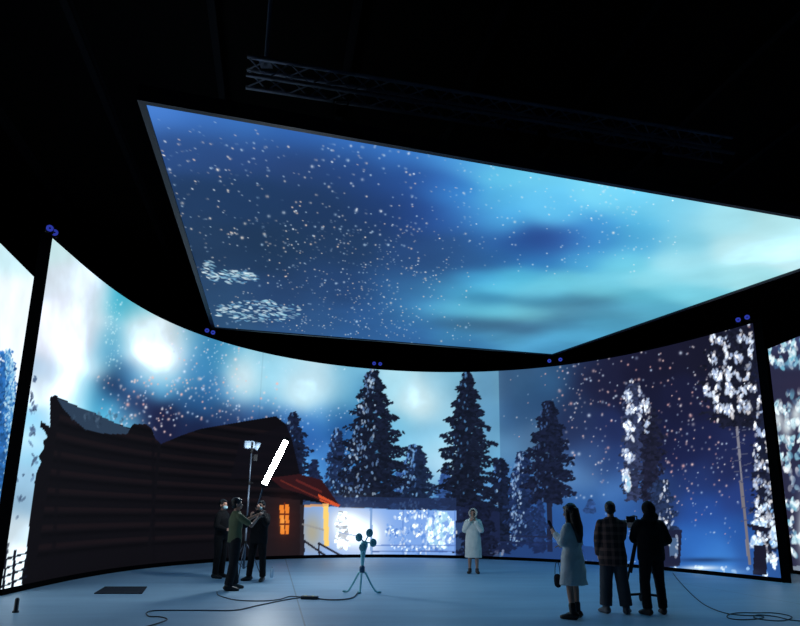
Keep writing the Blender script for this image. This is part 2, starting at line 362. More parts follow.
# bright snowy yard behind the fence
wn = S.poly([(300, 506), (380, 509), (456, 511), (456, 556), (300, 556)], (128, 170, 236), 1)
S.blob(352, 532, 27, 24, (250, 251, 255), 1); S.blob(372, 536, 14, 20, (244, 248, 255), .9); S.blob(345, 520, 18, 14, (255, 252, 246), .7)
S.blob(312, 532, 12, 22, (176, 168, 142), .9)
S.poly([(456, 506), (500, 512), (500, 560), (456, 560)], (30, 40, 76), .75)
S.tree(478, 500, 556, 18, (20, 26, 48), n=300, slim=.6); S.poly([(500, 542), (560, 542), (600, 548), (600, 566), (500, 562)], (28, 42, 84), .5)
S.poly([(300, 496), (456, 498), (456, 510.5), (380, 508.5), (300, 505)], (36, 52, 92), .75)
S.tree(342, 512, 548, 6, (222, 231, 243), n=60, slim=.5)
for _ in range(3): S.speckle(330, 421, 533, 36, 23, [(190, 215, 250), (238, 246, 255), (90, 140, 220), (110, 160, 235), (80, 126, 205), (250, 250, 240)], (.6, 1.5)); S.speckle(120, 440, 530, 14, 18, [(235, 248, 255), (170, 220, 245)], (.9, 2.4))
S.line((371, 508), (371.5, 556), 2.4, (110, 150, 205), .75)
for y, c in ((551.5, (70, 96, 160)), (545.5, (96, 130, 200))): S.line((372, y), (456, y), 1.1, c, .8)
S.line((338, 532), (356, 536), 1.5, (150, 170, 210), .7)
for x in (403, 455): S.line((x, 510), (x, 556), 1.2, (90, 130, 205), .6)
# log cabin
cab = [(21, 600), (22, 575), (26, 555), (30, 517), (34.6, 482), (36, 474), (41, 462), (38.5, 457), (44, 448), (43, 441), (47.5, 437), (44, 430), (40, 427), (41, 421), (50, 427), (51, 402), (50, 397), (55, 395), (130, 428), (133, 424), (146, 424), (152, 429), (155, 438), (161, 444), (180, 436), (200, 429), (240, 422), (276, 416), (286, 424), (292, 440), (300, 474), (322, 480), (340, 506), (326, 504), (303, 500), (300, 560), (280, 575), (100, 600)]
S.poly(cab, (13, 11, 15))
ledge = S.poly([(57, 398), (95, 413), (130, 429), (127, 434), (108, 434), (86, 430), (72, 418), (60, 405)], (44, 62, 84))
S.speckle(90, 95, 420, 30, 9, [(60, 84, 108), (30, 44, 62), (86, 110, 134)], (.8, 1.8), (.2, .5))
S.poly([(57, 398), (50, 397), (50, 440), (66, 440), (110, 438), (84, 432), (70, 420)], (13, 11, 15))
for k in range(13):       # log courses
    z = .5+k*.36
    for u0, u1 in ((wall_q(40+k*.5, 540)[0], wall_q(152, 500)[0]), (wall_q(156, 500)[0], wall_q(297, 500)[0])):
        if z > 4.0 and u0 > 2.9: continue
        wn = S.window(((u0+u1)/2, z), (u1-u0)/2, .16)
        fz = np.exp(-((S.V[wn]-z)/.05)**2)
        dark = (S.img[wn].mean(-1) < .11)
        f = (fz*dark*.75)[..., None]; S.img[wn] = S.img[wn]*(1-f)+np.array((6, 5, 7))/255*f
        fz = np.exp(-((S.V[wn]-z-.14)/.07)**2); f = (fz*dark*.6)[..., None]
        S.img[wn] = S.img[wn]*(1-f)+np.array((31, 21, 24))/255*f
S.line((153, 440), (154, 566), 3, (10, 8, 12), .7)
S.line((60, 440), (52, 585), 4, (12, 10, 14), .7)
S.poly([(286, 424), (292, 440), (300, 474), (262, 474), (230, 480), (240, 440), (272, 430)], (14, 12, 18), .8)
S.poly([(270, 478), (300, 474), (322, 480), (340, 506), (326, 503), (303, 494), (282, 488)], (52, 22, 26), .9)
S.poly([(318, 494), (340, 505), (338, 507), (320, 501)], (232, 92, 48), .9); S.line((296, 480), (322, 492), 2.2, (96, 36, 34), .9)
S.line((280, 480), (330, 503), 1.4, (120, 46, 36), .7)
S.poly([(262, 496), (300, 500), (300, 558), (262, 558)], (34, 26, 30), .8)
S.blob(285, 520, 14, 26, (84, 34, 26), .5)
S.poly([(279.5, 505), (289, 504.5), (289, 534), (280.5, 534)], (240, 132, 46))
S.blob(283, 522, 3, 9, (255, 176, 84), .7)
for y in (514.5, 524.5): S.line((279, y), (290, y), 1.6, (96, 34, 20))
S.line((284.5, 503), (285, 535), 1.3, (112, 44, 24))
S.poly([(323, 504), (328.5, 504), (329, 546), (324, 546)], (255, 214, 118)); S.poly([(300, 505), (304, 505), (304, 556), (300, 556)], (40, 34, 40))
S.line((304, 506), (328, 505), 2.5, (236, 170, 110), .8)
S.line((303, 540), (326, 556), 2.2, (36, 34, 44)); S.line((318, 543), (342, 556), 2.2, (40, 38, 50)); S.line((304, 552), (304, 540), 1.5, (36, 34, 44)); S.line((319, 555), (319, 542), 1.5, (36, 34, 44))
S.line((302, 524), (324, 530), 2, (150, 150, 150), .7)
# rail fence low at the far left, snowy branches up the post
for y0, y1 in ((570, 562), (578, 570), (588, 578), (560, 555)): S.line((-4, y0), (27, y1-2), 2.2, (20, 24, 36))
for x in (6, 15): S.line((x, 550), (x-3, 592), 3, (20, 22, 34))
S.speckle(140, 34, 430, 4, 60, [(40, 50, 74), (70, 90, 124), (96, 130, 170)], (.8, 2.0), (.3, .8)); S.speckle(40, 20, 490, 4, 40, [(60, 80, 110)], (.8, 2.0), (.3, .8))
S.speckle(20, 6, 545, 5, 8, [(30, 36, 50)], (1, 2))

def wall_place(off, z0):
    def f(U, V):
        x, y = np.interp(U, AL, CX), np.interp(U, AL, CY)
        tx = np.gradient(CX, AL); ty = np.gradient(CY, AL); L = np.hypot(tx, ty)
        nx, ny = np.interp(U, AL, ty/L), np.interp(U, AL, -tx/L)
        return np.stack([x+nx*off, y+ny*off, V+z0], -1)
    return f
wall = tag(empty('curved_video_wall', (*wall_xy(WL/2), 0)), 'huge curved LED wall showing a log cabin, dark trees and a starry winter night', 'video wall')
bpy.context.view_layer.update()
def keep(o, parent):
    o.parent = parent; o.matrix_parent_inverse = parent.matrix_world.inverted(); return o
keep(S.mesh('display', wall_place(0, Z0), led, None, gain=1.1), wall)
def sweep(name, n0, n1, z0, z1, m_, s0=0, s1=None):
    """a strip of box section that follows the wall plan, n0..n1 in front (+) or behind (-)"""
    s1 = s1 or WL; bm = bmesh.new(); N = 90; rings = []
    for i in range(N+1):
        s = s0+(s1-s0)*i/N; x, y = wall_xy(s); n = wall_n(s)
        rings.append([bm.verts.new((x+n.x*a, y+n.y*a, z)) for a, z in ((n0, z0), (n1, z0), (n1, z1), (n0, z1))])
    for a, b in zip(rings, rings[1:]):
        for k in range(4): bm.faces.new((a[k], a[(k+1) % 4], b[(k+1) % 4], b[k]))
    bm.faces.new(rings[0]); bm.faces.new(rings[-1][::-1])
    return obj(name, bm, m_)
keep(sweep('cabinet_backing', -.02, -.22, .0, WH, deep), wall)
keep(sweep('plinth', -.019, .03, 0, Z0-.004, deep), wall)
keep(sweep('top_rail', -.24, -.01, WH+.004, WH+.06, deep), wall)
for s0 in (0, WL):
    x, y = wall_xy(s0); n = wall_n(s0); t = Vector((-n.y, n.x, 0))*(-1 if s0 == 0 else 1)
    if s0 == 0 and t.x > 0: t = -t
    if s0 > 0 and t.x < 0: t = -t
    bm = bmesh.new()
    dirx = Vector((x, y, 0)).normalized(); side = Vector((dirx.y, -dirx.x, 0))*(-1 if s0 == 0 else 1)
    c = Vector((x, y, 0))+side*.115+dirx*.06
    rot = Matrix.Rotation(math.atan2(side.y, side.x), 3, 'Z')
    box(bm, c+Vector((0, 0, WH/2+.03)), (.19, .34, WH+.06), rot)
    keep(obj('end_post', bm, deep), wall)

# ------------------------------------------------------------------ side screens
def flat_screen(pa, pb_, z0, z1, paint, name, label, base):
    """vertical screen from plan point pa to pb_"""
    pa, pb_ = Vector(pa), Vector(pb_); L = (pb_-pa).length; t = (pb_-pa)/L
    def q(x, y):
        d = ray(x, y); den = d[0]*t.y-d[1]*t.x
        k = (pa.x*t.y-pa.y*t.x)/den; X, Y = d[0]*k, d[1]*k
        return ((X-pa.x)*t.x+(Y-pa.y)*t.y, CH+d[2]*k-z0)
    s = Screen(L, z1-z0, .03, q, base); paint(s)
    e = tag(empty(name, ((pa.x+pb_.x)/2, (pa.y+pb_.y)/2, 0)), label, 'video screen'); bpy.context.view_layer.update()
    keep(s.mesh('display', lambda U, V: np.stack([pa.x+t.x*U, pa.y+t.y*U, V+z0], -1), led, None, gain=.2), e)
    n = Vector((t.y, -t.x)); 
    if n.dot(-(pa+pb_)) < 0: n = -n
    bm = bmesh.new(); c = (pa+pb_)/2-n*.12; rot = Matrix.Rotation(math.atan2(t.y, t.x), 3, 'Z')
    box(bm, (c.x, c.y, (z1)/2), (L+.06, .2, z1+.03), rot); keep(obj('cabinet_backing', bm, deep), e)
    bm = bmesh.new(); c = (pa+pb_)/2; box(bm, (c.x, c.y, z0/2-.002), (L, .035, z0-.01), rot); keep(obj('plinth', bm, deep), e)
    return e
def paint_left(s):
    for y in range(240, 400, 12):
        for x in range(-60, 40, 10): s.blob(x, y, 12, 14, (206, 240, 248) if y < 280 else (240, 248, 252), .8)
    s.img *= (1+(fbm(s.nz, s.nx, 10, 4, 9)-.5)*.08)[..., None]
    for x in (-40, -18, 6): s.tree(x, 350 if x > 0 else 330, 570, 16, (40, 96, 160), [(120, 190, 235), (190, 230, 250), (60, 130, 200)], .7, side=1, n=800, wmax=.5, slim=.35)
    s.speckle(240, 22, 455, 7, 75, [(210, 240, 250), (90, 160, 220), (50, 110, 180), (235, 248, 252)], (.8, 2.2))
    s.blob(8, 530, 14, 26, (236, 248, 254), .8); s.blob(-20, 560, 40, 20, (236, 248, 254), .8)
def paint_right(s):
    dk2 = (40, 40, 64)
    for x in range(764, 900, 10):
        for y in range(360, 590, 14): s.blob(x, y, 10, 12, dk2, .7)
    cl = [(236, 250, 254), (180, 226, 240), (120, 190, 215), (250, 252, 255), (60, 90, 130)]
    s.speckle(420, 792, 352, 26, 18, cl, (1, 2.8)); s.speckle(900, 800, 432, 34, 42, cl, (1, 3)); s.speckle(700, 806, 510, 26, 50, cl, (1, 2.8)); s.speckle(800, 850, 460, 40, 90, cl, (1, 3))
    for k in range(7): s.blob(778+k*9, 420+8*math.sin(k*2), 6, 10, (236, 250, 252), .8)
    s.blob(790, 365, 10, 4, (96, 150, 190), .6); s.blob(800, 385, 24, 9, (46, 44, 70), .9); s.blob(798, 480, 8, 12, (48, 60, 100), .8)
    s.blob(805, 530, 8, 34, (236, 250, 254), .8); s.poly([(788, 566), (802, 566), (802, 580), (788, 578)], (150, 165, 180), .8)
La, Lb = at_z(35, 278, WH), at_z(0, 243, WH)
dL = (Lb-La).xy.normalized()
flat_screen(La.xy+dL*5.5, La.xy, .1, WH, paint_left, 'side_video_screen', 'tall LED screen left of the curved wall, pale sky over blue trees', (236, 246, 252))
Ra, Rb = at_z(768, 349, WH), at_z(800, 336, WH)
dR = (Rb-Ra).xy.normalized()
flat_screen(Ra.xy, Ra.xy+dR*6, .1, WH, paint_right, 'side_video_screen', 'tall LED screen right of the curved wall, white frosted foliage', (60, 70, 110))

# ------------------------------------------------------------------ ceiling screen
ZC = 7.0
A_, B_, C_, D_ = [at_z(x, y, ZC) for x, y in ((146, 103), (215, 327), (552, 354), (896, 235))]
# bilinear patch over the four corners: u along A->D, v along A->B
def ceil_uv(P):
    u, v = .5, .5
    for _ in range(12):
        X = A_*(1-u)*(1-v)+D_*u*(1-v)+B_*(1-u)*v+C_*u*v
        du = (D_-A_)*(1-v)+(C_-B_)*v; dv = (B_-A_)*(1-u)+(C_-D_)*u; e = P-X
        det = du.x*dv.y-du.y*dv.x
        u += (e.x*dv.y-e.y*dv.x)/det; v += (du.x*e.y-du.y*e.x)/det
    return u, v
CW, CHh = 13.0, 11.5
def ceil_q(x, y):
    u, v = ceil_uv(at_z(x, y, ZC)); return (u*CW, v*CHh)
K = Screen(CW, CHh, .026, ceil_q, (36, 68, 118))
K.field([tuple(map(float, q.split(","))) for q in "160,112,70,125,205;200,118,60,115,195;250,125,60,120,200;300,132,50,105,185;350,140,55,115,195;400,150,60,125,205;440,157,72,150,225;170,150,45,80,140;200,150,42,75,130;250,152,40,70,125;300,160,38,65,115;350,168,35,65,120;400,178,38,75,140;430,183,50,100,180;450,192,60,140,215;180,200,32,60,100;250,200,30,58,98;320,205,30,56,96;380,210,32,60,110;420,215,40,75,145;445,222,48,98,175;200,250,32,58,92;270,250,30,56,90;350,250,32,58,95;410,255,38,70,122;450,245,45,85,140;215,300,38,68,105;280,300,34,60,100;350,290,36,65,110;385,305,42,84,142;220,322,48,85,125;300,325,45,85,135;360,332,45,90,145;410,325,45,95,155;415,308,78,165,212;440,310,95,190,225;440,285,60,125,175;420,280,42,80,130;470,163,85,170,230;500,172,100,200,240;540,178,110,205,240;600,190,120,210,240;540,197,100,195,240;500,202,85,180,230;470,215,65,140,210;500,222,78,168,222;560,215,95,190,235;620,203,112,205,240;660,212,115,206,238;480,237,50,105,175;520,242,40,80,150;550,243,42,70,140;572,240,50,100,175;600,230,72,158,220;600,243,60,140,205;640,225,90,190,235;680,215,140,215,240;720,222,165,228,242;780,228,180,232,240;640,241,78,168,216;680,240,130,210,235;540,260,50,120,185;500,257,45,100,160;470,260,44,88,142;580,258,75,165,215;620,262,112,205,230;680,262,160,225,240;740,250,188,235,243;790,250,196,238,245;840,245,190,236,245;880,238,180,230,242;480,278,70,165,215;520,275,85,190,225;500,286,98,202,235;560,280,110,205,230;600,284,120,210,235;650,280,140,220,238;700,278,150,220,235;740,275,165,228,238;455,290,80,178,218;540,292,112,205,230;600,292,112,202,222;480,300,60,135,175;540,301,65,132,164;590,301,66,124,155;640,298,92,180,205;680,292,120,205,225;460,309,98,192,222;490,312,102,192,216;530,315,110,190,210;570,311,85,150,180;610,310,80,150,180;640,308,90,175,205;450,322,58,108,145;480,326,58,102,134;520,328,60,104,138;560,323,70,130,165;600,322,80,160,195;450,335,60,130,175;500,338,80,155,195;540,343,84,165,208;570,335,82,166,206;555,351,70,145,190;470,343,55,115,165;400,343,46,95,150".split(";")], lambda x, y: 27 if x < 425 else 22, lambda x, y: 19 if x < 425 else (12 if y < 270 else 7))
K.img *= (1+(fbm(K.nz, K.nx, 8, 5, 21)-.5)*.16)[..., None]
wn_ = [(255, 240, 226), (232, 240, 250), (190, 216, 240), (255, 226, 206)]
K.stars(620, (150, 118, 470, 345), wn_, (.5, .95), lambda x, y: .55+.45*(y > 220), .3)
K.stars(620, (230, 220, 520, 340), wn_, (.4, .8), lambda x, y: math.exp(-((x-350)/80)**2), .3)
K.stars(190, (160, 140, 420, 250), wn_, (.8, 1.3), None, .5)
K.stars(170, (450, 160, 640, 275), [(222, 240, 250), (250, 246, 240)], (.5, 1.0), None, .35)
K.stars(60, (560, 200, 680, 260), [(240, 246, 250)], (.5, .9), None, .3)
fr = [(150, 205, 225), (220, 236, 240), (96, 150, 190), (190, 224, 236)]
for cx_, cy_, rx, ry, n in ((232, 277, 26, 7, 110), (258, 311, 44, 11, 200), (208, 268, 6, 8, 24)):
    for i in range(n):
        a = rng.uniform(0, 6.28); e = rng.random()**.5
        K.blob(cx_+math.cos(a)*e*rx, cy_+math.sin(a)*e*ry, rng.uniform(1.2, 3.6), rng.uniform(.5, .9), fr[rng.integers(4)], rng.uniform(.3, .9), 0, rng.uniform(-.2, .5))
scr = tag(empty('ceiling_video_screen', (*((A_+B_+C_+D_)/4).xy, ZC)), 'large flat LED ceiling screen hung above the stage, stars and cyan aurora clouds', 'video screen'); bpy.context.view_layer.update()
def ceil_place(U, V):
    u = (U/CW)[:, None]; v = (V/CHh)[:, None]; a, b, c, d = [np.array(p)[None] for p in (A_, B_, C_, D_)]
    return a*(1-u)*(1-v)+d*u*(1-v)+b*(1-u)*v+c*u*v
keep(K.mesh('display', ceil_place, led, None, gain=1), scr)
cen = (A_+B_+C_+D_)/4
def offs(P, k): d = P-cen; return P+d.normalized()*k
for P, Q in ((A_, B_), (B_, C_), (C_, D_), (D_, A_)):
    bm = bmesh.new(); P2, Q2 = offs(P, .14), offs(Q, .14); lo, hi = Vector((0, 0, -.03)), Vector((0, 0, .22))
    vs = [bm.verts.new(v+z) for z in (lo, hi) for v in (P, Q, Q2, P2)]
    for f in ((0, 1, 2, 3), (7, 6, 5, 4), (0, 4, 5, 1), (1, 5, 6, 2), (2, 6, 7, 3), (3, 7, 4, 0)): bm.faces.new([vs[i] for i in f])
    keep(obj('rim', bm, rim_m), scr)
bm = bmesh.new()
vs = [bm.verts.new(v+Vector((0, 0, z))) for z in (.02, .2) for v in (A_, B_, C_, D_)]
for f in ((0, 1, 2, 3), (7, 6, 5, 4), (0, 4, 5, 1), (1, 5, 6, 2), (2, 6, 7, 3), (3, 7, 4, 0)): bm.faces.new([vs[i] for i in f])
keep(obj('cabinet_backing', bm, deep), scr)

# ------------------------------------------------------------------ the black studio
a_ = Vector((-.181, .983)); b_ = Vector((.983, .181))
def room(u, v, z): p = b_*u+a_*v; return Vector((p.x, p.y, z))
RU0, RU1, RV0, RV1, RZ = -16, 17, -5, 29, 11.6
RROT = Matrix.Rotation(math.atan2(b_.y, b_.x), 3, 'Z')
# floor: painted concrete, faint slab joints, scuffs
fm = bpy.data.materials.new('painted_concrete'); fm.use_nodes = True; nt = fm.node_tree; b = nt.nodes['Principled BSDF']
tc = nt.nodes.new('ShaderNodeTexCoord'); n1 = nt.nodes.new('ShaderNodeTexNoise'); n1.inputs['Scale'].default_value = .9; n1.inputs['Detail'].default_value = 8; n1.inputs['Roughness'].default_value = .65
n2 = nt.nodes.new('ShaderNodeTexNoise'); n2.inputs['Scale'].default_value = 14; n2.inputs['Detail'].default_value = 4
mp = nt.nodes.new('ShaderNodeMapping'); mp.inputs['Scale'].default_value = (.35, 1.6, 1)
nt.links.new(tc.outputs['Object'], mp.inputs[0]); nt.links.new(mp.outputs[0], n1.inputs['Vector']); nt.links.new(tc.outputs['Object'], n2.inputs['Vector'])
r1 = nt.nodes.new('ShaderNodeValToRGB'); r1.color_ramp.elements[0].position = .3; r1.color_ramp.elements[0].color = (.29, .50, .70, 1); r1.color_ramp.elements[1].position = .72; r1.color_ramp.elements[1].color = (.44, .68, .88, 1)
nt.links.new(n1.outputs['Fac'], r1.inputs[0])
j0, j1 = ground(290, 575), ground(305, 626); jd = (j1-j0).normalized(); fl_c = None
RC = b_*((-16+17)/2)+a_*((-5+29)/2); rth = math.atan2(b_.y, b_.x)
jn = Vector((jd.y, -jd.x, 0)); joff = jn.dot(j0-Vector((RC.x, RC.y, 0))); jl = Matrix.Rotation(-rth, 3, 'Z') @ jn
dp = nt.nodes.new('ShaderNodeVectorMath'); dp.operation = 'DOT_PRODUCT'; dp.inputs[1].default_value = jl; nt.links.new(tc.outputs['Object'], dp.inputs[0])
sb_ = nt.nodes.new('ShaderNodeMath'); sb_.operation = 'SUBTRACT'; sb_.inputs[1].default_value = joff; nt.links.new(dp.outputs['Value'], sb_.inputs[0])
pg = nt.nodes.new('ShaderNodeMath'); pg.operation = 'PINGPONG'; pg.inputs[1].default_value = 4.5; nt.links.new(sb_.outputs[0], pg.inputs[0])
ab = nt.nodes.new('ShaderNodeMath'); ab.operation = 'GREATER_THAN'; ab.inputs[1].default_value = .012; nt.links.new(pg.outputs[0], ab.inputs[0])
bk = nt.nodes.new('ShaderNodeMapRange'); bk.inputs['To Min'].default_value = .6; nt.links.new(ab.outputs[0], bk.inputs[0])
mx = nt.nodes.new('ShaderNodeMix'); mx.data_type = 'RGBA'; mx.blend_type = 'MULTIPLY'; mx.inputs[0].default_value = 1
nt.links.new(r1.outputs[0], mx.inputs[6]); nt.links.new(bk.outputs[0], mx.inputs[7]); nt.links.new(mx.outputs[2], b.inputs['Base Color'])
mr = nt.nodes.new('ShaderNodeMapRange'); mr.inputs['To Min'].default_value = .36; mr.inputs['To Max'].default_value = .52
nt.links.new(n1.outputs['Fac'], mr.inputs[0]); nt.links.new(mr.outputs[0], b.inputs['Roughness'])
bp = nt.nodes.new('ShaderNodeBump'); bp.inputs['Strength'].default_value = .12; bp.inputs['Distance'].default_value = .01
nt.links.new(n2.outputs['Fac'], bp.inputs['Height']); nt.links.new(bp.outputs[0], b.inputs['Normal'])
def slab(name, u0, u1, v0, v1, z0, z1, m_):
    bm = bmesh.new(); c = room((u0+u1)/2, (v0+v1)/2, (z0+z1)/2); box(bm, (0, 0, 0), (u1-u0, v1-v0, z1-z0))
    o = obj(name, bm, m_); o.location = c; o.rotation_euler = (0, 0, math.atan2(b_.y, b_.x)); return struct(o)
slab('floor', RU0, RU1, RV0, RV1, -.2, 0, fm)
slab('ceiling', RU0, RU1, RV0, RV1, RZ, RZ+.2, blackish)
slab('wall_left', RU0-.2, RU0, RV0, RV1, 0, RZ, blackish)
slab('wall_right', RU1, RU1+.2, RV0, RV1, 0, RZ, blackish)
slab('wall_back', RU0, RU1, RV1, RV1+.2, 0, RZ, blackish)
for k in range(9):                     # roof beams running away under the roof
    u = -10.5+k*2.9
    bm = bmesh.new(); L = RV1-RV0-.2
    box(bm, (0, 0, .12), (.16, L, .02)); box(bm, (0, 0, -.12), (.16, L, .02)); box(bm, (0, 0, 0), (.02, L, .22))
    o = obj('roof_beam', bm, beam_m); o.location = room(u, (RV0+RV1)/2, RZ-.135); o.rotation_euler = (0, 0, math.atan2(b_.y, b_.x))
    tag(o, 'dark steel roof beam high in the dark under the studio roof', 'beam', 'roof beams')

# lighting truss above the near edge of the ceiling screen
tp = at_z(265, 75, 8.6); tq = at_z(450, 105, 8.6); td = (tq-tp).normalized(); TL = 9.0
tr = tag(empty('lighting_truss', tp), 'long aluminium lighting truss hanging in the dark above the ceiling screen', 'truss')
tr.rotation_euler = (0, 0, math.atan2(td.y, td.x))
hs = .17
for y in (-hs, hs):
    for z in (-hs, hs):
        bm = bmesh.new(); cyl(bm, (-.3, y, z), (TL, y, z), .036, n=10); obj('chord', bm, truss_m, tr, True)
bm = bmesh.new(); x = -.3; k = 0
while x < TL-.4:
    for y in (-hs, hs): cyl(bm, (x, y, -hs if k % 2 else hs), (x+.35, y, hs if k % 2 else -hs), .014, n=6)
    for z in (-hs, hs): cyl(bm, (x, -hs if k % 2 else hs, z), (x+.35, hs if k % 2 else -hs, z), .014, n=6)
    x += .35; k += 1
obj('bracing', bm, truss_m, tr)
bm = bmesh.new(); cyl(bm, (0, 0, 0), (0, 0, RZ-.3-8.6-hs), .035, n=12); box(bm, (0, 0, .03), (.2, .2, .06))
o = obj('hanging_pole', bm, truss_m); o.location = tp+Vector((0, 0, hs+.03)); tag(o, 'thin vertical steel pole dropping from the roof to the left end of the truss', 'pole')
# stage lights under the truss
def stage_light():
    r = empty('stage_light')
    bm = bmesh.new(); loft(bm, [((0, 0, -.36), .075, .075), ((0, -.03, -.3), .1, .1), ((0, -.1, -.2), .085, .085)], 20); obj('lamp_housing', bm, black, r, True)
    bm = bmesh.new(); box(bm, (-.12, -.03, -.18), (.015, .04, .22)); box(bm, (.12, -.03, -.18), (.015, .04, .22)); box(bm, (0, -.03, -.07), (.255, .04, .015)); obj('yoke', bm, black, r)
    bm = bmesh.new(); cyl(bm, (0, -.03, -.065), (0, -.03, .0), .022, n=10); obj('clamp', bm, steel, r)
    return r
def copy_tree(o, parent=None):
    c = o.copy(); COL.objects.link(c)
    if parent: c.parent = parent
    for ch in list(o.children): copy_tree(ch, c)
    return c
proto = stage_light()
for i, px in enumerate((1.3, 4.4, 5.0, 6.0, 7.4)):
    o = proto if i == 0 else copy_tree(proto)
    o.location = tp+td*px+Vector((0, 0, -hs-.03)); o.rotation_euler = (0, 0, .4*i)
    tag(o, 'small black stage light clamped under the lighting truss in the dark', 'stage light', 'stage lights on the truss')

# tracking cameras in pairs on the top rail
ring_m = mat('blue_led_ring', (40, 50, 170), .4, emis=(46, 60, 168), es=.8)
lens_m = mat('lens_glass', (8, 8, 14), .08)
def tracker():
    r = empty('tracking_camera')
    bm = bmesh.new(); box(bm, (0, .02, .17), (.15, .12, .15)); bevelled(bm, .015); obj('camera_body', bm, black, r)
    bm = bmesh.new(); N = 24
    for k in range(N):
        a0, a1 = 2*PI*k/N, 2*PI*(k+1)/N
        q = [bm.verts.new((rr*math.cos(a), yy, .17+rr*math.sin(a))) for a in (a0, a1) for rr, yy in ((.02, -.042), (.066, -.042))]
        q2 = [bm.verts.new((rr*math.cos(a), -.055, .17+rr*math.sin(a))) for a in (a0, a1) for rr in (.02, .066)]
        bm.faces.new((q2[0], q2[1], q2[3], q2[2])); bm.faces.new((q[1], q[3], q2[3], q2[1])); bm.faces.new((q[0], q[2], q2[2], q2[0]))
    bmesh.ops.remove_doubles(bm, verts=bm.verts, dist=1e-5); obj('light_ring', bm, ring_m, r)
    bm = bmesh.new(); ell(bm, (0, -.045, .17), (.019, .03, .019)); obj('lens', bm, lens_m, r, True)
    bm = bmesh.new(); cyl(bm, (0, .02, 0), (0, .02, .1), .016, n=10); box(bm, (0, .02, .006), (.1, .1, .012)); obj('mount', bm, black, r)
    return r
tproto = tracker(); first = True
TRK = [(53.5, 232, 61, 234.5, "at the curved wall's left end"), (210, 333, 216, 333.5, "under the ceiling screen's left rear corner"), (375, 365, 381, 366, 'above the tall left pine'), (548, 361, 559, 361, "under the ceiling screen's right rear corner"), (735, 321, 744, 319, "at the curved wall's right end")]
for x0, y0, x1, y1, where in TRK:
    for k, (x, y) in enumerate(((x0, y0), (x1, y1))):
        s, z = wall_q(x, y); s = min(max(s, .1), WL-.1); X, Y = wall_xy(s); n = wall_n(s)
        c = Vector((X, Y, WH+.063))-n*.13
        o = tproto if first else copy_tree(tproto); first = False
        o.location = c; face = Vector((-c.x, -c.y, 0)).normalized(); o.rotation_euler = (0, 0, math.atan2(face.y, face.x)+PI/2)
        tag(o, 'blue glowing tracking camera, %s of the pair %s' % (('left', 'right')[k], where), 'camera', 'tracking cameras on the wall top')

# ------------------------------------------------------------------ people
VOX = .0085
skin = mat('skin', (176, 132, 112), .5, noise=.08, scale=30)
eye_m = mat('eye', (16, 12, 12), .2)
def clothm(name, c, **k): return mat(name, c, .85, noise=.18, scale=9, bump=.35, spec=.25, **k)
cloud = bpy.data.textures.new('folds', 'CLOUDS'); cloud.noise_scale = .16
def skinmesh(name, bm, m_, parent, vox=VOX, fold=0, smooth=4):
    o = obj(name, bm, m_, parent)
    mods = [('REMESH', dict(mode='VOXEL', voxel_size=vox, use_smooth_shade=True))]
    if smooth: mods.append(('SMOOTH', dict(factor=.5, iterations=smooth)))
    if fold: mods.append(('DISPLACE', dict(texture=cloud, texture_coords='LOCAL', strength=fold, mid_level=.5)))
    return bake(o, mods)

def hand(bm, wr, d, nrm, curl=.5, side=1, r=.0088):
    """palm, four unequal bent fingers and a thumb leaving the side of the palm; nrm = back of the hand"""
    d = Vector(d).normalized(); nrm = Vector(nrm); nrm = (nrm-d*nrm.dot(d)).normalized(); s = d.cross(nrm)*side
    wr = Vector(wr)
    loft(bm, [(wr-d*.01, .026, .019), (wr+d*.03, .034, .015), (wr+d*.075, .041, .014), (wr+d*.092, .038, .012)], 14, hint=s)
    for k, (o, L) in enumerate(((.031, .068), (.0105, .078), (-.0105, .072), (-.031, .056))):
        p = wr+d*(.086-(.006 if k == 3 else 0))+s*o; dr = (d+s*o*1.6).normalized(); rr = r*(1 if k < 3 else .9)
        for j, f in enumerate((.45, .3, .25)):
            ang = curl*(.5+.45*j); dj = (dr*math.cos(ang)-nrm*math.sin(ang)).normalized(); q = p+dj*L*f
            cap(bm, p, rr*(1-.08*j), q, rr*(1-.08*(j+1)), 10); p = q
    p = wr+d*.02+s*.024; q = p+(d*.6+s*.75-nrm*.25*curl).normalized()*.042; cap(bm, p, .013, q, .0105, 10)
    q2 = q+(d*.95+s*.25-nrm*.45*curl).normalized()*.03; cap(bm, q, .0105, q2, .009, 10)

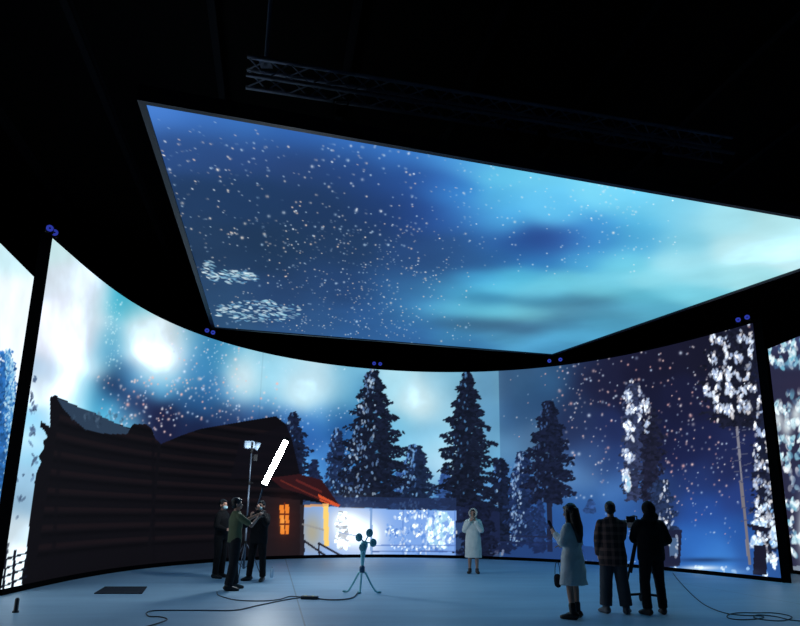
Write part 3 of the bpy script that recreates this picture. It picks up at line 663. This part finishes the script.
class Person:
    def __init__(s, label, px, py, facing, H, pose, cat='person'):
        s.H = H; s.k = H/1.72
        s.root = tag(empty('person', ground(px, py), facing), label, cat)
        s.root.scale = (s.k, s.k, s.k); s.p = pose
        s.hm = Matrix.Translation((0, 0, 1.50)) @ Matrix.Rotation(pose.get('yaw', 0), 4, 'Z') @ Matrix.Rotation(pose.get('nod', 0), 4, 'X') @ Matrix.Translation((0, 0, -1.50))
        s.legs = pose.get('legs', [((-.09, 0, .9), (-.11, .02, .5), (-.12, -.01, .09), .15), ((.09, 0, .9), (.11, .02, .5), (.12, -.01, .09), -.15)])
        s.arms = [((a[0][0]*.9, a[0][1], a[0][2]-.035),)+tuple(a[1:]) for a in pose['arms']]     # two of (shoulder, elbow, wrist, hand direction, back-of-hand normal, curl)
        s.w = pose.get('w', 1.0)
        s.body()
    def headbm(s, bm, fn):
        b2 = bmesh.new(); fn(b2); bmesh.ops.transform(b2, matrix=s.hm, verts=b2.verts)
        me = bpy.data.meshes.new('t'); b2.to_mesh(me); b2.free(); bm.from_mesh(me); bpy.data.meshes.remove(me)
    def body(s):
        bm = bmesh.new(); w_ = s.w
        X = Vector((1, 0, 0))
        loft(bm, [((0, 0, .86), .15*w_, .10), ((0, 0, .95), .162*w_, .108), ((0, 0, 1.08), .132*w_, .092), ((0, .0, 1.2), .145*w_, .10), ((0, 0, 1.32), .162*w_, .108), ((0, -.005, 1.41), .15*w_, .08), ((0, -.01, 1.455), .09, .06)], 20, hint=X, round_ends=False)
        loft(bm, [((0, -.012, 1.42), .062, .06), ((0, 0, 1.49), .052, .054), ((0, .008, 1.55), .052, .056)], 14, hint=X, round_ends=False)
        def head(b2):
            ell(b2, (0, -.008, 1.625), (.074, .094, .096)); ell(b2, (0, .028, 1.565), (.058, .064, .072)); ell(b2, (0, .062, 1.525), (.028, .028, .022))
            cap(b2, (0, .092, 1.607), .008, (0, .111, 1.577), .0125, 10); ell(b2, (0, .088, 1.548), (.023, .012, .006)); ell(b2, (0, .087, 1.538), (.02, .012, .006))
            ell(b2, (0, .072, 1.64), (.05, .018, .012))
            for sx_ in (-1, 1): ell(b2, (sx_*.078, -.008, 1.59), (.011, .02, .032)); ell(b2, (sx_*.036, .066, 1.575), (.024, .02, .02))
        s.headbm(bm, head)
        for a in s.arms:
            sh, el, wr = map(Vector, a[:3]); cap(bm, sh, .05, el, .037); cap(bm, el, .038, wr, .025)
        for i, a in enumerate(s.arms):
            hand(bm, a[2], a[3], a[4], a[5], side=(-1 if i == 0 else 1)*(a[6] if len(a) > 6 else 1))
        for l in s.legs:
            hp, kn, an_ = map(Vector, l[:3]); cap(bm, hp, .085, kn, .054); cap(bm, kn, .054, an_+(kn-an_)*.75, .056); cap(bm, kn+(an_-kn)*.25, .056, an_, .035)
            t = Vector((-math.sin(l[3]), math.cos(l[3]), 0)); loft(bm, [(an_-t*.045+Vector((0, 0, -.045)), .03, .035), (an_+t*.06+Vector((0, 0, -.05)), .04, .032), (an_+t*.15+Vector((0, 0, -.062)), .042, .02)], 12, hint=Vector((t.y, -t.x, 0)), round_ends=True)
        skinmesh('body', bm, skin, s.root, VOX, smooth=3)
        for sx_ in (-1, 1):
            b2 = bmesh.new(); ell(b2, (sx_*.03, .079, 1.603), (.0125, .009, .0075)); bmesh.ops.transform(b2, matrix=s.hm, verts=b2.verts); obj('eye', b2, eye_m, s.root, True)
        # shoes are separate, see shoes()
    def shoes(s, m_, shaft=0, r=1.0, name='shoe'):
        for l in s.legs:
            an_ = Vector(l[2]); kn = Vector(l[1]); t = Vector((-math.sin(l[3]), math.cos(l[3]), 0)); sd = Vector((t.y, -t.x, 0)); g = Vector((an_.x, an_.y, 0))
            bm = bmesh.new()
            loft(bm, [(g-t*.085+Vector((0, 0, .035)), .03*r, .03), (g-t*.06+Vector((0, 0, .055)), .044*r, .055), (g+t*.03+Vector((0, 0, .055)), .047*r, .055), (g+t*.11+Vector((0, 0, .04)), .052*r, .04), (g+t*.17+Vector((0, 0, .03)), .046*r, .03), (g+t*.205+Vector((0, 0, .025)), .022*r, .022)], 16, hint=sd)
            cap(bm, an_+Vector((0, 0, -.02)), .047*r, an_+(kn-an_)*max(.05, shaft), .052*r)
            o = skinmesh(name, bm, m_, s.root, .007, smooth=3)
            co = [v.co.z for v in o.data.vertices]; mn = min(co)
            for v in o.data.vertices: v.co.z = max(0.0, v.co.z-mn if v.co.z < .03 else v.co.z)
    def trousers(s, m_, r=(.105, .078, .066), low=.0):
        bm = bmesh.new(); w_ = s.w
        loft(bm, [((0, 0, .84), .14*w_, .10), ((0, 0, .94), .178*w_, .122), ((0, 0, 1.06), .15*w_, .108)], 20, hint=Vector((1, 0, 0)))
        for l in s.legs:
            hp, kn, an_ = map(Vector, l[:3]); e = an_+Vector((0, 0, .01+low))
            cap(bm, hp, r[0], kn, r[1]); loft(bm, [(kn, r[1], r[1]), ((kn+e)/2, (r[1]+r[2])/2, (r[1]+r[2])/2), (e, r[2], r[2]*1.08)], 16)
        return skinmesh('trousers', bm, m_, s.root, .010, fold=.022)
    def top(s, name, m_, secs, sleeve=(.07, .06, .046), upto=.93, fold=.02, hoodr=None, parts=None):
        bm = bmesh.new()
        loft(bm, [((x if len(q) > 3 else 0, y, z), a, b) for q in secs for (x, y, z, a, b) in [((q[3], q[4]) + tuple(q[:3])) if len(q) > 3 else (0, 0)+tuple(q)]], 24, hint=Vector((1, 0, 0)))
        for a in s.arms:
            sh, el, wr = map(Vector, a[:3]); cap(bm, sh, sleeve[0], el, sleeve[1])
            if upto > 0: cap(bm, el, sleeve[1], el+(wr-el)*upto, sleeve[2])
            else:
                pass
            cap(bm, Vector((sh.x*.45, -.01, 1.41)), .055, sh, sleeve[0]*.98)
        if hoodr: hoodr(bm)
        if parts: parts(bm)
        return skinmesh(name, bm, m_, s.root, .010, fold=fold)
    def tee(s, m_, secs):
        bm = bmesh.new(); loft(bm, [((0, 0, z), a, b) for z, a, b in secs], 24, hint=Vector((1, 0, 0)))
        for a in s.arms:
            sh, el, wr = map(Vector, a[:3]); cap(bm, sh, .066, sh+(el-sh)*.72, .062); cap(bm, Vector((sh.x*.45, -.01, 1.41)), .055, sh, .062)
        return skinmesh('t_shirt', bm, m_, s.root, .010, fold=.02)
    def hair(s, m_, style='short', extra=None, name='hair'):
        bm = bmesh.new()
        def f(b2):
            ell(b2, (0, -.024, 1.645), (.087, .1, .095)); ell(b2, (0, -.045, 1.60), (.08, .07, .085))
            ell(b2, (0, .05, 1.685), (.055, .04, .028))
            if style == 'bob':
                for sx_ in (-1, 1): cap(b2, (sx_*.068, -.01, 1.64), .035, (sx_*.075, -.01, 1.5), .03)
                cap(b2, (0, -.07, 1.62), .07, (0, -.075, 1.5), .06)
        s.headbm(bm, f)
        if extra: extra(bm)
        return skinmesh(name, bm, m_, s.root, .008, fold=.012)
    def mask(s, m_):
        bm = bmesh.new()
        def f(b2): ell(b2, (0, .06, 1.552), (.062, .062, .048)); 
        s.headbm(bm, f); return skinmesh('face_mask', bm, m_, s.root, .006, smooth=2)

hair_m = mat('dark_hair', (20, 15, 15), .45, noise=.4, scale=60, bump=.4)
blk = clothm('black_cloth', (17, 17, 20)); blk2 = clothm('charcoal_cloth', (28, 28, 32)); dgrey = clothm('grey_trouser_cloth', (66, 68, 74))
shoe_b = mat('black_leather', (18, 16, 17), .4, noise=.2); mask_m = mat('pale_mask', (176, 214, 222), .8, noise=.05)
shoe_g = mat('grey_trainer', (92, 92, 96), .7, noise=.2)

UP = (0, 0, 1)
# far woman in the cream coat, facing the camera, hands at her mouth
p = Person('woman in a long cream hooded coat standing alone before the wall, hands at her mouth', 473.5, 573.5, PI-.12, 1.62,
    dict(nod=.08, arms=[((-.175, 0, 1.40), (-.225, .07, 1.15), (-.06, .165, 1.40), (.30, .05, 1), (-.6, .6, 0), .5), ((.175, 0, 1.40), (.235, .0, 1.15), (.075, .17, 1.385), (-.35, .02, 1), (.6, .6, 0), .6)],
         legs=[((-.09, 0, .9), (-.095, .02, .5), (-.10, 0, .09), .2), ((.09, 0, .9), (.095, .02, .5), (.10, 0, .09), -.2)]))
cream = clothm('cream_coat_cloth', (232, 232, 222)); fur = mat('pale_fur', (206, 200, 190), .9, noise=.3, scale=40, bump=.9); shoe_br = mat('brown_leather', (58, 42, 36), .5)
p.top('coat', cream, [(.42, .235, .17), (.6, .228, .165), (.9, .215, .16), (1.1, .195, .145), (1.3, .2, .15), (1.40, .17, .115), (1.49, .095, .09)], sleeve=(.085, .078, .062), upto=.85)
bm = bmesh.new()
for k in range(20):
    a = 2*PI*k/20; ell(bm, (.098*math.sin(a), .035, 1.61+.118*math.cos(a)), (.03, .035, .03), sub=2)
ell(bm, (0, -.045, 1.62), (.105, .09, .118)); ell(bm, (0, -.06, 1.50), (.11, .085, .07))
skinmesh('fur_hood', bm, fur, p.root, .010, fold=.03)
p.hair(hair_m, 'bob'); p.shoes(shoe_br)

# woman at the front with long hair
p = Person('woman in a pale grey knee-length dress with long dark hair, seen from behind', 575, 618.5, .75, 1.66,
    dict(yaw=.15, nod=-.22, arms=[((-.17, 0, 1.39), (-.21, .04, 1.12), (-.09, .25, 1.27), (.2, .75, .65), (-.6, .3, .2), .9), ((.17, 0, 1.39), (.20, .0, 1.12), (.10, .21, 1.06), (-.55, .8, .1), (.3, 0, 1), .7)],
         legs=[((-.08, 0, .9), (-.10, .01, .5), (-.12, -.05, .09), .3), ((.08, 0, .9), (.10, .04, .5), (.12, .03, .09), -.1)]))
dress = clothm('pale_grey_dress_cloth', (206, 214, 216))
p.top('dress', dress, [(.50, .265, .20), (.6, .25, .185), (.9, .215, .155), (1.1, .175, .13), (1.3, .185, .13), (1.40, .16, .095), (1.475, .08, .07)], sleeve=(.066, .06, .052), upto=.8, fold=.04)
def longhair(bm):
    ell(bm, (-.01, -.01, 1.635), (.098, .108, .115))
    loft(bm, [((0, -.05, 1.66), .085, .08), ((.0, -.07, 1.5), .10, .09), ((.01, -.11, 1.36), .115, .075), ((.0, -.14, 1.24), .085, .055), ((-.01, -.15, 1.13), .035, .03)], 18, hint=Vector((1, 0, 0)))
    for sx_ in (-1, 1): cap(bm, (sx_*.075, .01, 1.62), .038, (sx_*.10, -.01, 1.38), .04)
p.hair(hair_m, 'long', longhair); p.shoes(shoe_b, .28, 1.1, 'ankle_boot')
g = p.root.matrix_basis @ Vector((-.055, .345, 1.385)); g = p.root
pr = p.root; bpy.context.view_layer.update()
def in_person(pr, v): return pr.matrix_world @ Vector(v)
bm = bmesh.new(); box(bm, (0, 0, 0), (.072, .009, .15)); bevelled(bm, .003); ph = obj('phone', bm, black)
b2 = bmesh.new(); box(b2, (0, -.0052, 0), (.066, .001, .14)); obj('phone_screen', b2, mat('phone_glass', (20, 24, 34), .1), ph)
ph.location = in_person(pr, (-.045, .355, 1.395)); ph.rotation_euler = (-.5, 0, pr.rotation_euler.z)
tag(ph, 'dark smartphone held up by the long-haired woman in front', 'phone')
# dark bag hanging at her front side
bm = bmesh.new(); loft(bm, [((0, 0, -.22), .09, .03), ((0, 0, -.1), .11, .04), ((0, 0, .0), .10, .03)], 16, hint=Vector((0, 1, 0)))
bag = bake(obj('handbag', bm, blk2), [('SUBSURF', dict(levels=2))])
b2 = bmesh.new(); tube(b2, [(0, .07*math.cos(t), .19*math.sin(t)-.01) for t in np.linspace(0, PI, 14)], .008); obj('strap', b2, blk, bag, True)
bag.scale = (.6, .6, .95); bag.location = in_person(pr, (-.19, .16, .66)); bag.rotation_euler = (0, 0, pr.rotation_euler.z+.1)
tag(bag, 'slim dark handbag hanging at the left side of the long-haired woman', 'bag')

# plaid shirt person
p = Person('person in a brown plaid overshirt and baggy grey trousers, seen from behind', 616, 613.5, -.12, 1.72,
    dict(w=.98, yaw=-.25, arms=[((-.19, 0, 1.40), (-.225, .0, 1.13), (-.21, .10, .90), (.05, .2, -1), (-1, .1, 0), .4, -1), ((.19, 0, 1.40), (.19, .15, 1.16), (.12, .34, 1.30), (.1, 1, .2), (.3, 0, 1), .6)],
         legs=[((-.09, 0, .9), (-.12, .02, .5), (-.15, -.02, .09), .35), ((.09, 0, .9), (.12, .0, .5), (.16, -.02, .09), -.35)]))
plaid = bpy.data.materials.new('brown_plaid'); plaid.use_nodes = True; nt = plaid.node_tree; b = nt.nodes['Principled BSDF']; b.inputs['Roughness'].default_value = .9
tc = nt.nodes.new('ShaderNodeTexCoord'); sep = nt.nodes.new('ShaderNodeSeparateXYZ'); nt.links.new(tc.outputs['Object'], sep.inputs[0])
def stripe(axis, f, thr):
    mm = nt.nodes.new('ShaderNodeMath'); mm.operation = 'MULTIPLY'; mm.inputs[1].default_value = f; nt.links.new(sep.outputs[axis], mm.inputs[0])
    fr_ = nt.nodes.new('ShaderNodeMath'); fr_.operation = 'FRACT'; nt.links.new(mm.outputs[0], fr_.inputs[0])
    g_ = nt.nodes.new('ShaderNodeMath'); g_.operation = 'GREATER_THAN'; g_.inputs[1].default_value = thr; nt.links.new(fr_.outputs[0], g_.inputs[0]); return g_
s1, s2 = stripe('X', 9, .6), stripe('Z', 8, .62)
ad = nt.nodes.new('ShaderNodeMath'); ad.operation = 'ADD'; nt.links.new(s1.outputs[0], ad.inputs[0]); nt.links.new(s2.outputs[0], ad.inputs[1])
hf = nt.nodes.new('ShaderNodeMath'); hf.operation = 'MULTIPLY'; hf.inputs[1].default_value = .5; nt.links.new(ad.outputs[0], hf.inputs[0])
rp = nt.nodes.new('ShaderNodeValToRGB'); rp.color_ramp.elements[0].color = (*lin((44, 34, 36)), 1); rp.color_ramp.elements[1].color = (*lin((116, 84, 76)), 1)
nt.links.new(hf.outputs[0], rp.inputs[0]); nt.links.new(rp.outputs[0], b.inputs['Base Color'])
p.trousers(dgrey, (.115, .1, .095), .02)
p.top('overshirt', plaid, [(.72, .225, .16), (.9, .215, .155), (1.1, .19, .14), (1.3, .205, .15), (1.41, .175, .105), (1.485, .09, .08)], sleeve=(.08, .072, .056), fold=.028)
p.hair(hair_m); p.shoes(shoe_g, 0, 1.15)
# person in black by the camera
p = Person('person in a black hooded jacket and black trousers, rightmost, seen from behind', 655, 615, .1, 1.72,
    dict(w=1.12, nod=-.15, arms=[((-.2, 0, 1.40), (-.20, .13, 1.15), (-.10, .32, 1.29), (.1, 1, .2), (-.3, 0, 1), .6, 1), ((.2, 0, 1.40), (.30, .02, 1.14), (.22, .22, 1.05), (-.5, .8, .1), (.6, 0, .8), .6)],
         legs=[((-.09, 0, .9), (-.12, .02, .5), (-.13, -.04, .09), .2), ((.09, 0, .9), (.13, .04, .5), (.17, .06, .09), -.3)]))
p.trousers(blk, (.108, .08, .07))
def hood(bm): ell(bm, (0, -.025, 1.63), (.105, .115, .12)); ell(bm, (0, -.07, 1.50), (.125, .09, .08))
p.top('hooded_jacket', blk, [(.82, .215, .155), (.95, .225, .165), (1.1, .215, .155), (1.3, .225, .16), (1.41, .19, .115), (1.49, .1, .09)], sleeve=(.092, .084, .064), hoodr=hood, fold=.03)
p.shoes(mat('dark_brown_trainer', (52, 44, 42), .7), 0, 1.15)

# crew at the left
p = Person('person in an olive green t-shirt and black trousers reaching up to the lamp pole', 231, 590, -1.05, 1.72,
    dict(w=1.06, yaw=-.2, nod=-.0, arms=[((-.19, 0.02, 1.40), (-.16, .26, 1.30), (-.02, .47, 1.42), (.1, .5, .5), (-.6, -.3, .5), 1.0), ((.19, .02, 1.40), (.24, .24, 1.20), (.10, .42, 1.36), (-.1, .5, .6), (.6, -.3, .5), 1.0)],
         legs=[((-.09, 0, .9), (-.13, .05, .5), (-.15, .1, .09), .2), ((.09, 0, .9), (.12, -.02, .5), (.14, -.1, .09), -.3)]))
p.trousers(blk2, (.108, .088, .078)); p.tee(clothm('olive_cotton', (96, 104, 78)), [(.88, .185, .135), (1.0, .178, .13), (1.1, .17, .125), (1.3, .188, .135), (1.41, .165, .1), (1.475, .085, .075)])
p.hair(hair_m); p.shoes(shoe_b, 0, 1.1)
p = Person('person in black wearing a pale face mask, standing behind the one in green', 218, 578, -1.9, 1.72,
    dict(yaw=-.25, arms=[((-.185, 0, 1.40), (-.23, -.02, 1.13), (-.20, .12, .93), (.1, .4, -1), (-1, .1, 0), .5, -1), ((.185, 0, 1.40), (.23, .0, 1.13), (.12, .18, 1.06), (-.8, .5, .1), (.4, .4, .8), .6)]))
p.trousers(blk); p.top('jacket', blk, [(.84, .19, .14), (1.0, .185, .14), (1.1, .18, .135), (1.3, .195, .145), (1.41, .17, .105), (1.485, .09, .08)]); p.hair(hair_m); p.mask(mask_m); p.shoes(shoe_b)
p = Person('person in black with a pale face mask holding up the glowing tube lamp', 256, 581, PI-.35, 1.70,
    dict(w=1.08, nod=.1, yaw=.1, arms=[((-.19, 0, 1.40), (-.27, .17, 1.24), (-.14, .30, 1.50), (-.05, .3, 1), (-.5, .7, 0), 1.1), ((.19, 0, 1.40), (.26, .18, 1.20), (.05, .32, 1.38), (-.5, .4, .7), (.6, .6, 0), 1.1)],
         legs=[((-.09, 0, .9), (-.14, .02, .5), (-.17, .02, .09), .3), ((.09, 0, .9), (.14, .02, .5), (.19, 0, .09), -.35)]))
p.trousers(blk); p.top('padded_jacket', blk, [(.80, .205, .15), (.95, .21, .155), (1.1, .2, .15), (1.3, .215, .155), (1.41, .18, .11), (1.49, .1, .09)], sleeve=(.088, .08, .06)); p.hair(hair_m); p.mask(mask_m); p.shoes(shoe_b)
holder = p.root; bpy.context.view_layer.update()

# ------------------------------------------------------------------ glowing tube lamp
Yt = 14.95
t0, t1 = at_y(264, 485, Yt), at_y(286.5, 440, Yt); ax = (t1-t0).normalized(); LT = (t1-t0).length
g0 = at_y(256, 510, Yt+.02)
glow = mat('lamp_diffuser', (235, 240, 245), .5, emis=(236, 248, 255), es=120)
lamp = tag(empty('tube_light', t0), 'bright white tube lamp held up at a slant by the masked person in black', 'lamp')
lamp.rotation_mode = 'QUATERNION'; lamp.rotation_quaternion = Vector((0, 0, 1)).rotation_difference(ax)
bm = bmesh.new(); loft(bm, [((0, 0, .02), .055, .055), ((0, 0, .04), .062, .062), ((0, 0, LT-.04), .062, .062), ((0, 0, LT-.02), .055, .055)], 24); obj('diffuser', bm, glow, lamp, True)
for z in (-.015, LT+.015):
    bm = bmesh.new(); cyl(bm, (0, 0, z-.03), (0, 0, z+.03), .066, n=24); obj('end_cap', bm, black, lamp, True)
gl = (g0-t0); gl_local = lamp.rotation_quaternion.inverted() @ gl
bm = bmesh.new(); cyl(bm, (0, 0, -.04), gl_local, .016, n=12); obj('handle_pole', bm, steel, lamp, True)

# ------------------------------------------------------------------ tall lamp stand
sb = ground(243, 577); st = tag(empty('light_stand', sb), 'tall thin steel light stand between the three crew members', 'stand')
Hs = 2.82
for z0, z1, r in ((.18, 1.25, .026), (1.2, 2.15, .021), (2.1, Hs, .016)):
    bm = bmesh.new(); cyl(bm, (0, 0, z0), (0, 0, z1), r, n=14); obj('pole_section', bm, steel, st, True)
for z in (1.23, 2.12):
    bm = bmesh.new(); cyl(bm, (0, 0, z-.04), (0, 0, z+.04), .034, n=14); k = obj('collar', bm, black, st, True)
    bm = bmesh.new(); cyl(bm, (.03, 0, z), (.08, 0, z), .012, n=8); obj('knob', bm, black, k, True)
for k in range(3):
    a = 2*PI*k/3+.5; bm = bmesh.new(); tube(bm, [(.02*math.cos(a), .02*math.sin(a), .75), (.25*math.cos(a), .25*math.sin(a), .38), (.42*math.cos(a), .42*math.sin(a), .012)], .012); lg = obj('leg', bm, steel, st, True)
    bm = bmesh.new(); cyl(bm, (.02*math.cos(a), .02*math.sin(a), .2), (.26*math.cos(a), .26*math.sin(a), .36), .008, n=8); obj('brace', bm, steel, lg, True)
bm = bmesh.new(); cyl(bm, (0, 0, .68), (0, 0, .8), .036, n=14); obj('leg_hub', bm, black, st, True)
white_m = mat('pale_housing', (140, 158, 176), .4, noise=.05)
hd = tag(empty('lamp_head', sb+Vector((0, 0, Hs)), .3), 'pale boxy lamp head on top of the tall thin stand', 'lamp')
bm = bmesh.new(); box(bm, (-.06, 0, .2), (.26, .22, .19)); bevelled(bm, .06); obj('housing', bm, white_m, hd)
bm = bmesh.new(); loft(bm, [((.07, 0, .2), .09, .09), ((.17, 0, .16), .12, .1)], 20, hint=Vector((0, 1, 0))); obj('reflector', bm, white_m, hd, True)
bm = bmesh.new(); box(bm, (0, -.13, .14), (.04, .015, .22)); box(bm, (0, .13, .14), (.04, .015, .22)); box(bm, (0, 0, .035), (.05, .275, .015)); cyl(bm, (0, 0, 0), (0, 0, .04), .02, n=12); obj('yoke', bm, black, hd)
bm = bmesh.new(); box(bm, (.1, 0, -.1), (.1, .08, .16)); bevelled(bm, .012); cyl(bm, (0, 0, -.1), (.06, 0, -.1), .012, n=8); obj('battery_pack', bm, black, hd)

# ------------------------------------------------------------------ teal tripod with four round heads
teal = mat('teal_metal', (150, 222, 232), .45, .1, noise=.12); teal_d = mat('dark_teal_metal', (98, 176, 190), .5, noise=.15)
pc = ground(361.5, 593); q = tag(empty('four_head_stand', pc), 'small teal tripod stand with four round dark heads in mid-stage', 'stand')
for i, (dx, dy) in enumerate(((-.30, .05), (-.03, -.12), (.31, .02))):
    bm = bmesh.new(); pts = [(0, 0, .40), (dx*.22, dy*.22, .36), (dx*.55, dy*.55, .17), (dx*.85, dy*.85, .03), (dx, dy, .016), (dx*1.18, dy*1.18, .022)]
    tube(bm, pts, .019); lg = obj('leg', bm, teal, q, True)
    bm = bmesh.new(); ell(bm, (dx*1.1, dy*1.1, .02), (.04, .028, .02)); obj('foot', bm, teal_d, lg, True)
bm = bmesh.new(); loft(bm, [((0, 0, .36), .03, .03), ((0, 0, .39), .05, .05), ((0, 0, .47), .052, .052), ((0, 0, .5), .03, .03)], 20); obj('hub', bm, mat('blue_collar', (36, 84, 120), .4), q, True)
bm = bmesh.new(); loft(bm, [((0, 0, .48), .028, .028), ((.005, 0, .65), .04, .04), ((.01, 0, .78), .058, .05), ((.02, 0, .86), .075, .06), ((.04, 0, .95), .06, .05)], 18); obj('column', bm, teal, q, True)
for dx, z, yw in ((-.075, 1.02, .25), (.125, 1.105, -.15), (.20, .925, -.4), (0., .835, .1)):
    bm = bmesh.new(); c = Vector((dx, -.07, z)); n = Vector((math.sin(yw)*-.5, -1, .05)).normalized()
    loft(bm, [(c+n*.045, .05, .058), (c+n*.035, .064, .074), (c, .07, .08), (c-n*.03, .05, .056), (c-n*.06, .02, .02)], 22); hdn = obj('round_head', bm, teal_d, q, True)
    bm = bmesh.new(); cyl(bm, c-n*.04, Vector((.035, 0, .92)), .012, n=8); obj('arm', bm, teal, hdn, True)

# ------------------------------------------------------------------ film camera on a wheeled tripod
fc = ground(644, 604); q = tag(empty('camera_tripod', fc), 'black tripod on a low wheeled dolly behind the rightmost person', 'tripod')
for i, (dx, dy) in enumerate(((-.36, .02), (.32, -.12), (.1, .4))):
    bm = bmesh.new(); cyl(bm, (0, 0, .17), (dx, dy, .14), .022, n=10); ar = obj('dolly_arm', bm, black, q, True)
    bm = bmesh.new(); cyl(bm, (dx-.02, dy, .072), (dx+.02, dy, .072), .072, n=22); cyl(bm, (dx, dy, .075), (dx, dy, .15), .016, n=8); obj('wheel', bm, black, ar, True)
    bm = bmesh.new(); cyl(bm, (dx*.9, dy*.9, .16), (-.02+dx*.15, dy*.15, 1.12), .02, n=10); cyl(bm, (dx*.55, dy*.55, .52), (dx*.15, dy*.15, 1.12), .027, n=10); obj('leg', bm, black, q, True)
bm = bmesh.new(); cyl(bm, (-.01, 0, 1.08), (-.01, 0, 1.22), .06, n=18); box(bm, (-.01, 0, 1.25), (.12, .14, .06)); obj('pan_head', bm, black, q)
bm = bmesh.new(); cyl(bm, (0, -.05, 1.24), (.12, -.4, 1.1), .01, n=8); obj('pan_handle', bm, black, q, True)
body_m = mat('dark_camera_body', (26, 28, 34), .45)
q = tag(empty('film_camera', fc+Vector((-.08, 0, 1.285)), .15), 'dark film camera on the tripod between the plaid shirt and the black jacket', 'camera')
bm = bmesh.new(); box(bm, (0, 0, .08), (.13, .3, .15)); bevelled(bm, .015); obj('camera_body', bm, body_m, q)
bm = bmesh.new(); loft(bm, [((0, .15, .09), .045, .045), ((0, .22, .09), .05, .05), ((0, .3, .09), .055, .055), ((0, .34, .09), .065, .065)], 22); obj('lens', bm, lens_m, q, True)
bm = bmesh.new(); tube(bm, [(0, -.1, .15), (0, -.1, .21), (0, .0, .225), (0, .12, .21), (0, .12, .15)], .013); obj('top_handle', bm, body_m, q, True)
bm = bmesh.new(); box(bm, (-.13, -.12, .16), (.17, .025, .11)); bevelled(bm, .008); cyl(bm, (-.05, -.05, .15), (-.1, -.11, .16), .009, n=8); obj('monitor', bm, body_m, q)
bm = bmesh.new(); box(bm, (0, -.2, .08), (.1, .09, .12)); bevelled(bm, .012); obj('battery', bm, body_m, q)

# ------------------------------------------------------------------ small things on the floor
cable_m = mat('black_cable', (62, 76, 88), .6); cable_l = mat('grey_cable', (60, 72, 84), .6)
def smooth_pts(P, n=10):
    P = [P[0]]+P+[P[-1]]; out = []
    for i in range(1, len(P)-2):
        for k in range(n):
            t = k/n; a, b, c, d = P[i-1], P[i], P[i+1], P[i+2]
            out.append(.5*((2*b)+(-a+c)*t+(2*a-5*b+4*c-d)*t*t+(-a+3*b-3*c+d)*t**3))
    return out+[P[-2]]
def cable(pix, r, m_, name, label):
    pts = [ground(x, y)+Vector((0, 0, r+.001)) for x, y in pix]
    bm = bmesh.new(); tube(bm, smooth_pts(pts), r, 8); o = obj(name, bm, m_, None, True); tag(o, label, 'cable'); return o
cable([(147, 613), (152, 611.5), (165, 611), (200, 611), (235, 610.8), (258, 606), (285, 600.5), (300, 598.3)], .009, cable_m, 'cable', 'dark cable running straight across the left front floor to the plug block')
cable([(217, 592.5), (219, 596), (236, 600.5), (262, 601.5), (279, 600), (290, 597), (303, 597.6)], .009, cable_m, 'cable', 'dark cable curling from the feet of the person in green to the plug block')
cable([(315, 599), (330, 600.5), (345, 600), (354, 597.5), (358, 592.5)], .011, cable_l, 'cable', 'thin cable from the plug block to the teal tripod stand')
cable([(146, 614), (149, 617), (160, 617.5), (167, 620), (158, 624), (140, 629)], .009, cable_m, 'cable', 'dark cable bending in an s-shape at the left front edge of the floor')
cable([(673, 573.5), (678, 580), (688, 591), (700, 602), (712, 609), (727, 614), (744, 616), (757, 616.2), (764, 617.5), (757, 619.5), (740, 620.3), (728, 618.4), (729, 615), (740, 613.3), (756, 613.4), (772, 613.4), (786, 615.4), (792, 618.2), (782, 621.4), (764, 620.4), (754, 618), (758, 615.5), (775, 617), (790, 620.5), (805, 622)], .008, cable_m, 'cable', 'long dark cable sweeping from the curved wall into two loops at the right front')
bm = bmesh.new(); box(bm, (0, 0, .03), (.3, .1, .055)); bevelled(bm, .01); o = obj('plug_block', bm, mat('plug_block_plastic', (44, 50, 54), .5)); o.location = ground(309.5, 599.3)+Vector((0, 0, -.0015)); o.rotation_euler = (0, 0, -.1)
tag(o, 'small plug block with two green lights on the floor left of the teal stand', 'power strip')
for k, dx in enumerate((-.07, .06)):
    b2 = bmesh.new(); cyl(b2, (dx, 0, .056), (dx, 0, .064), .022, n=14); obj('socket', b2, mat('socket_light', (190, 200, 150), .5, emis=(200, 210, 150), es=.25), o, True)
# dark floor hatch
cs = [ground(*c) for c in ((94, 594), (142, 594), (147, 587.3), (105, 587.3))]; bm = bmesh.new()
vs = [bm.verts.new(c+Vector((0, 0, z))) for z in (.001, .016) for c in cs]
for f in ((3, 2, 1, 0), (4, 5, 6, 7), (0, 1, 5, 4), (1, 2, 6, 5), (2, 3, 7, 6), (3, 0, 4, 7)): bm.faces.new([vs[i] for i in f])
tag(obj('floor_mat', bm, clothm('dark_rubber', (34, 42, 54))), 'dark rectangular mat lying on the floor before the cabin picture', 'mat')
# short dark marker post
gp = ground(15.5, 612.5); bm = bmesh.new(); loft(bm, [((0, 0, 0), .045, .045), ((0, 0, .02), .045, .045), ((0, 0, .03), .032, .032), ((0, 0, .18), .03, .03), ((0, 0, .2), .018, .018)], 18)
o = obj('marker_post', bm, mat('marker_plastic', (36, 44, 54), .5), None, True); o.location = gp; tag(o, 'short dark marker post on the floor at the far left edge', 'post')
# water bottle by the feet
bt = ground(271.5, 577.5); bm = bmesh.new(); loft(bm, [((0, 0, 0), .033, .033), ((0, 0, .01), .037, .037), ((0, 0, .15), .037, .037), ((0, 0, .185), .026, .026), ((0, 0, .205), .014, .014), ((0, 0, .215), .014, .014)], 20)
o = obj('water_bottle', bm, mat('clear_blue_plastic', (150, 180, 205), .15, noise=.1), None, True); o.location = bt; tag(o, 'clear pale water bottle standing by the feet of the masked lamp holder', 'bottle')
b2 = bmesh.new(); cyl(b2, (0, 0, .214), (0, 0, .235), .017, n=16); obj('bottle_cap', b2, white_m, o, True)
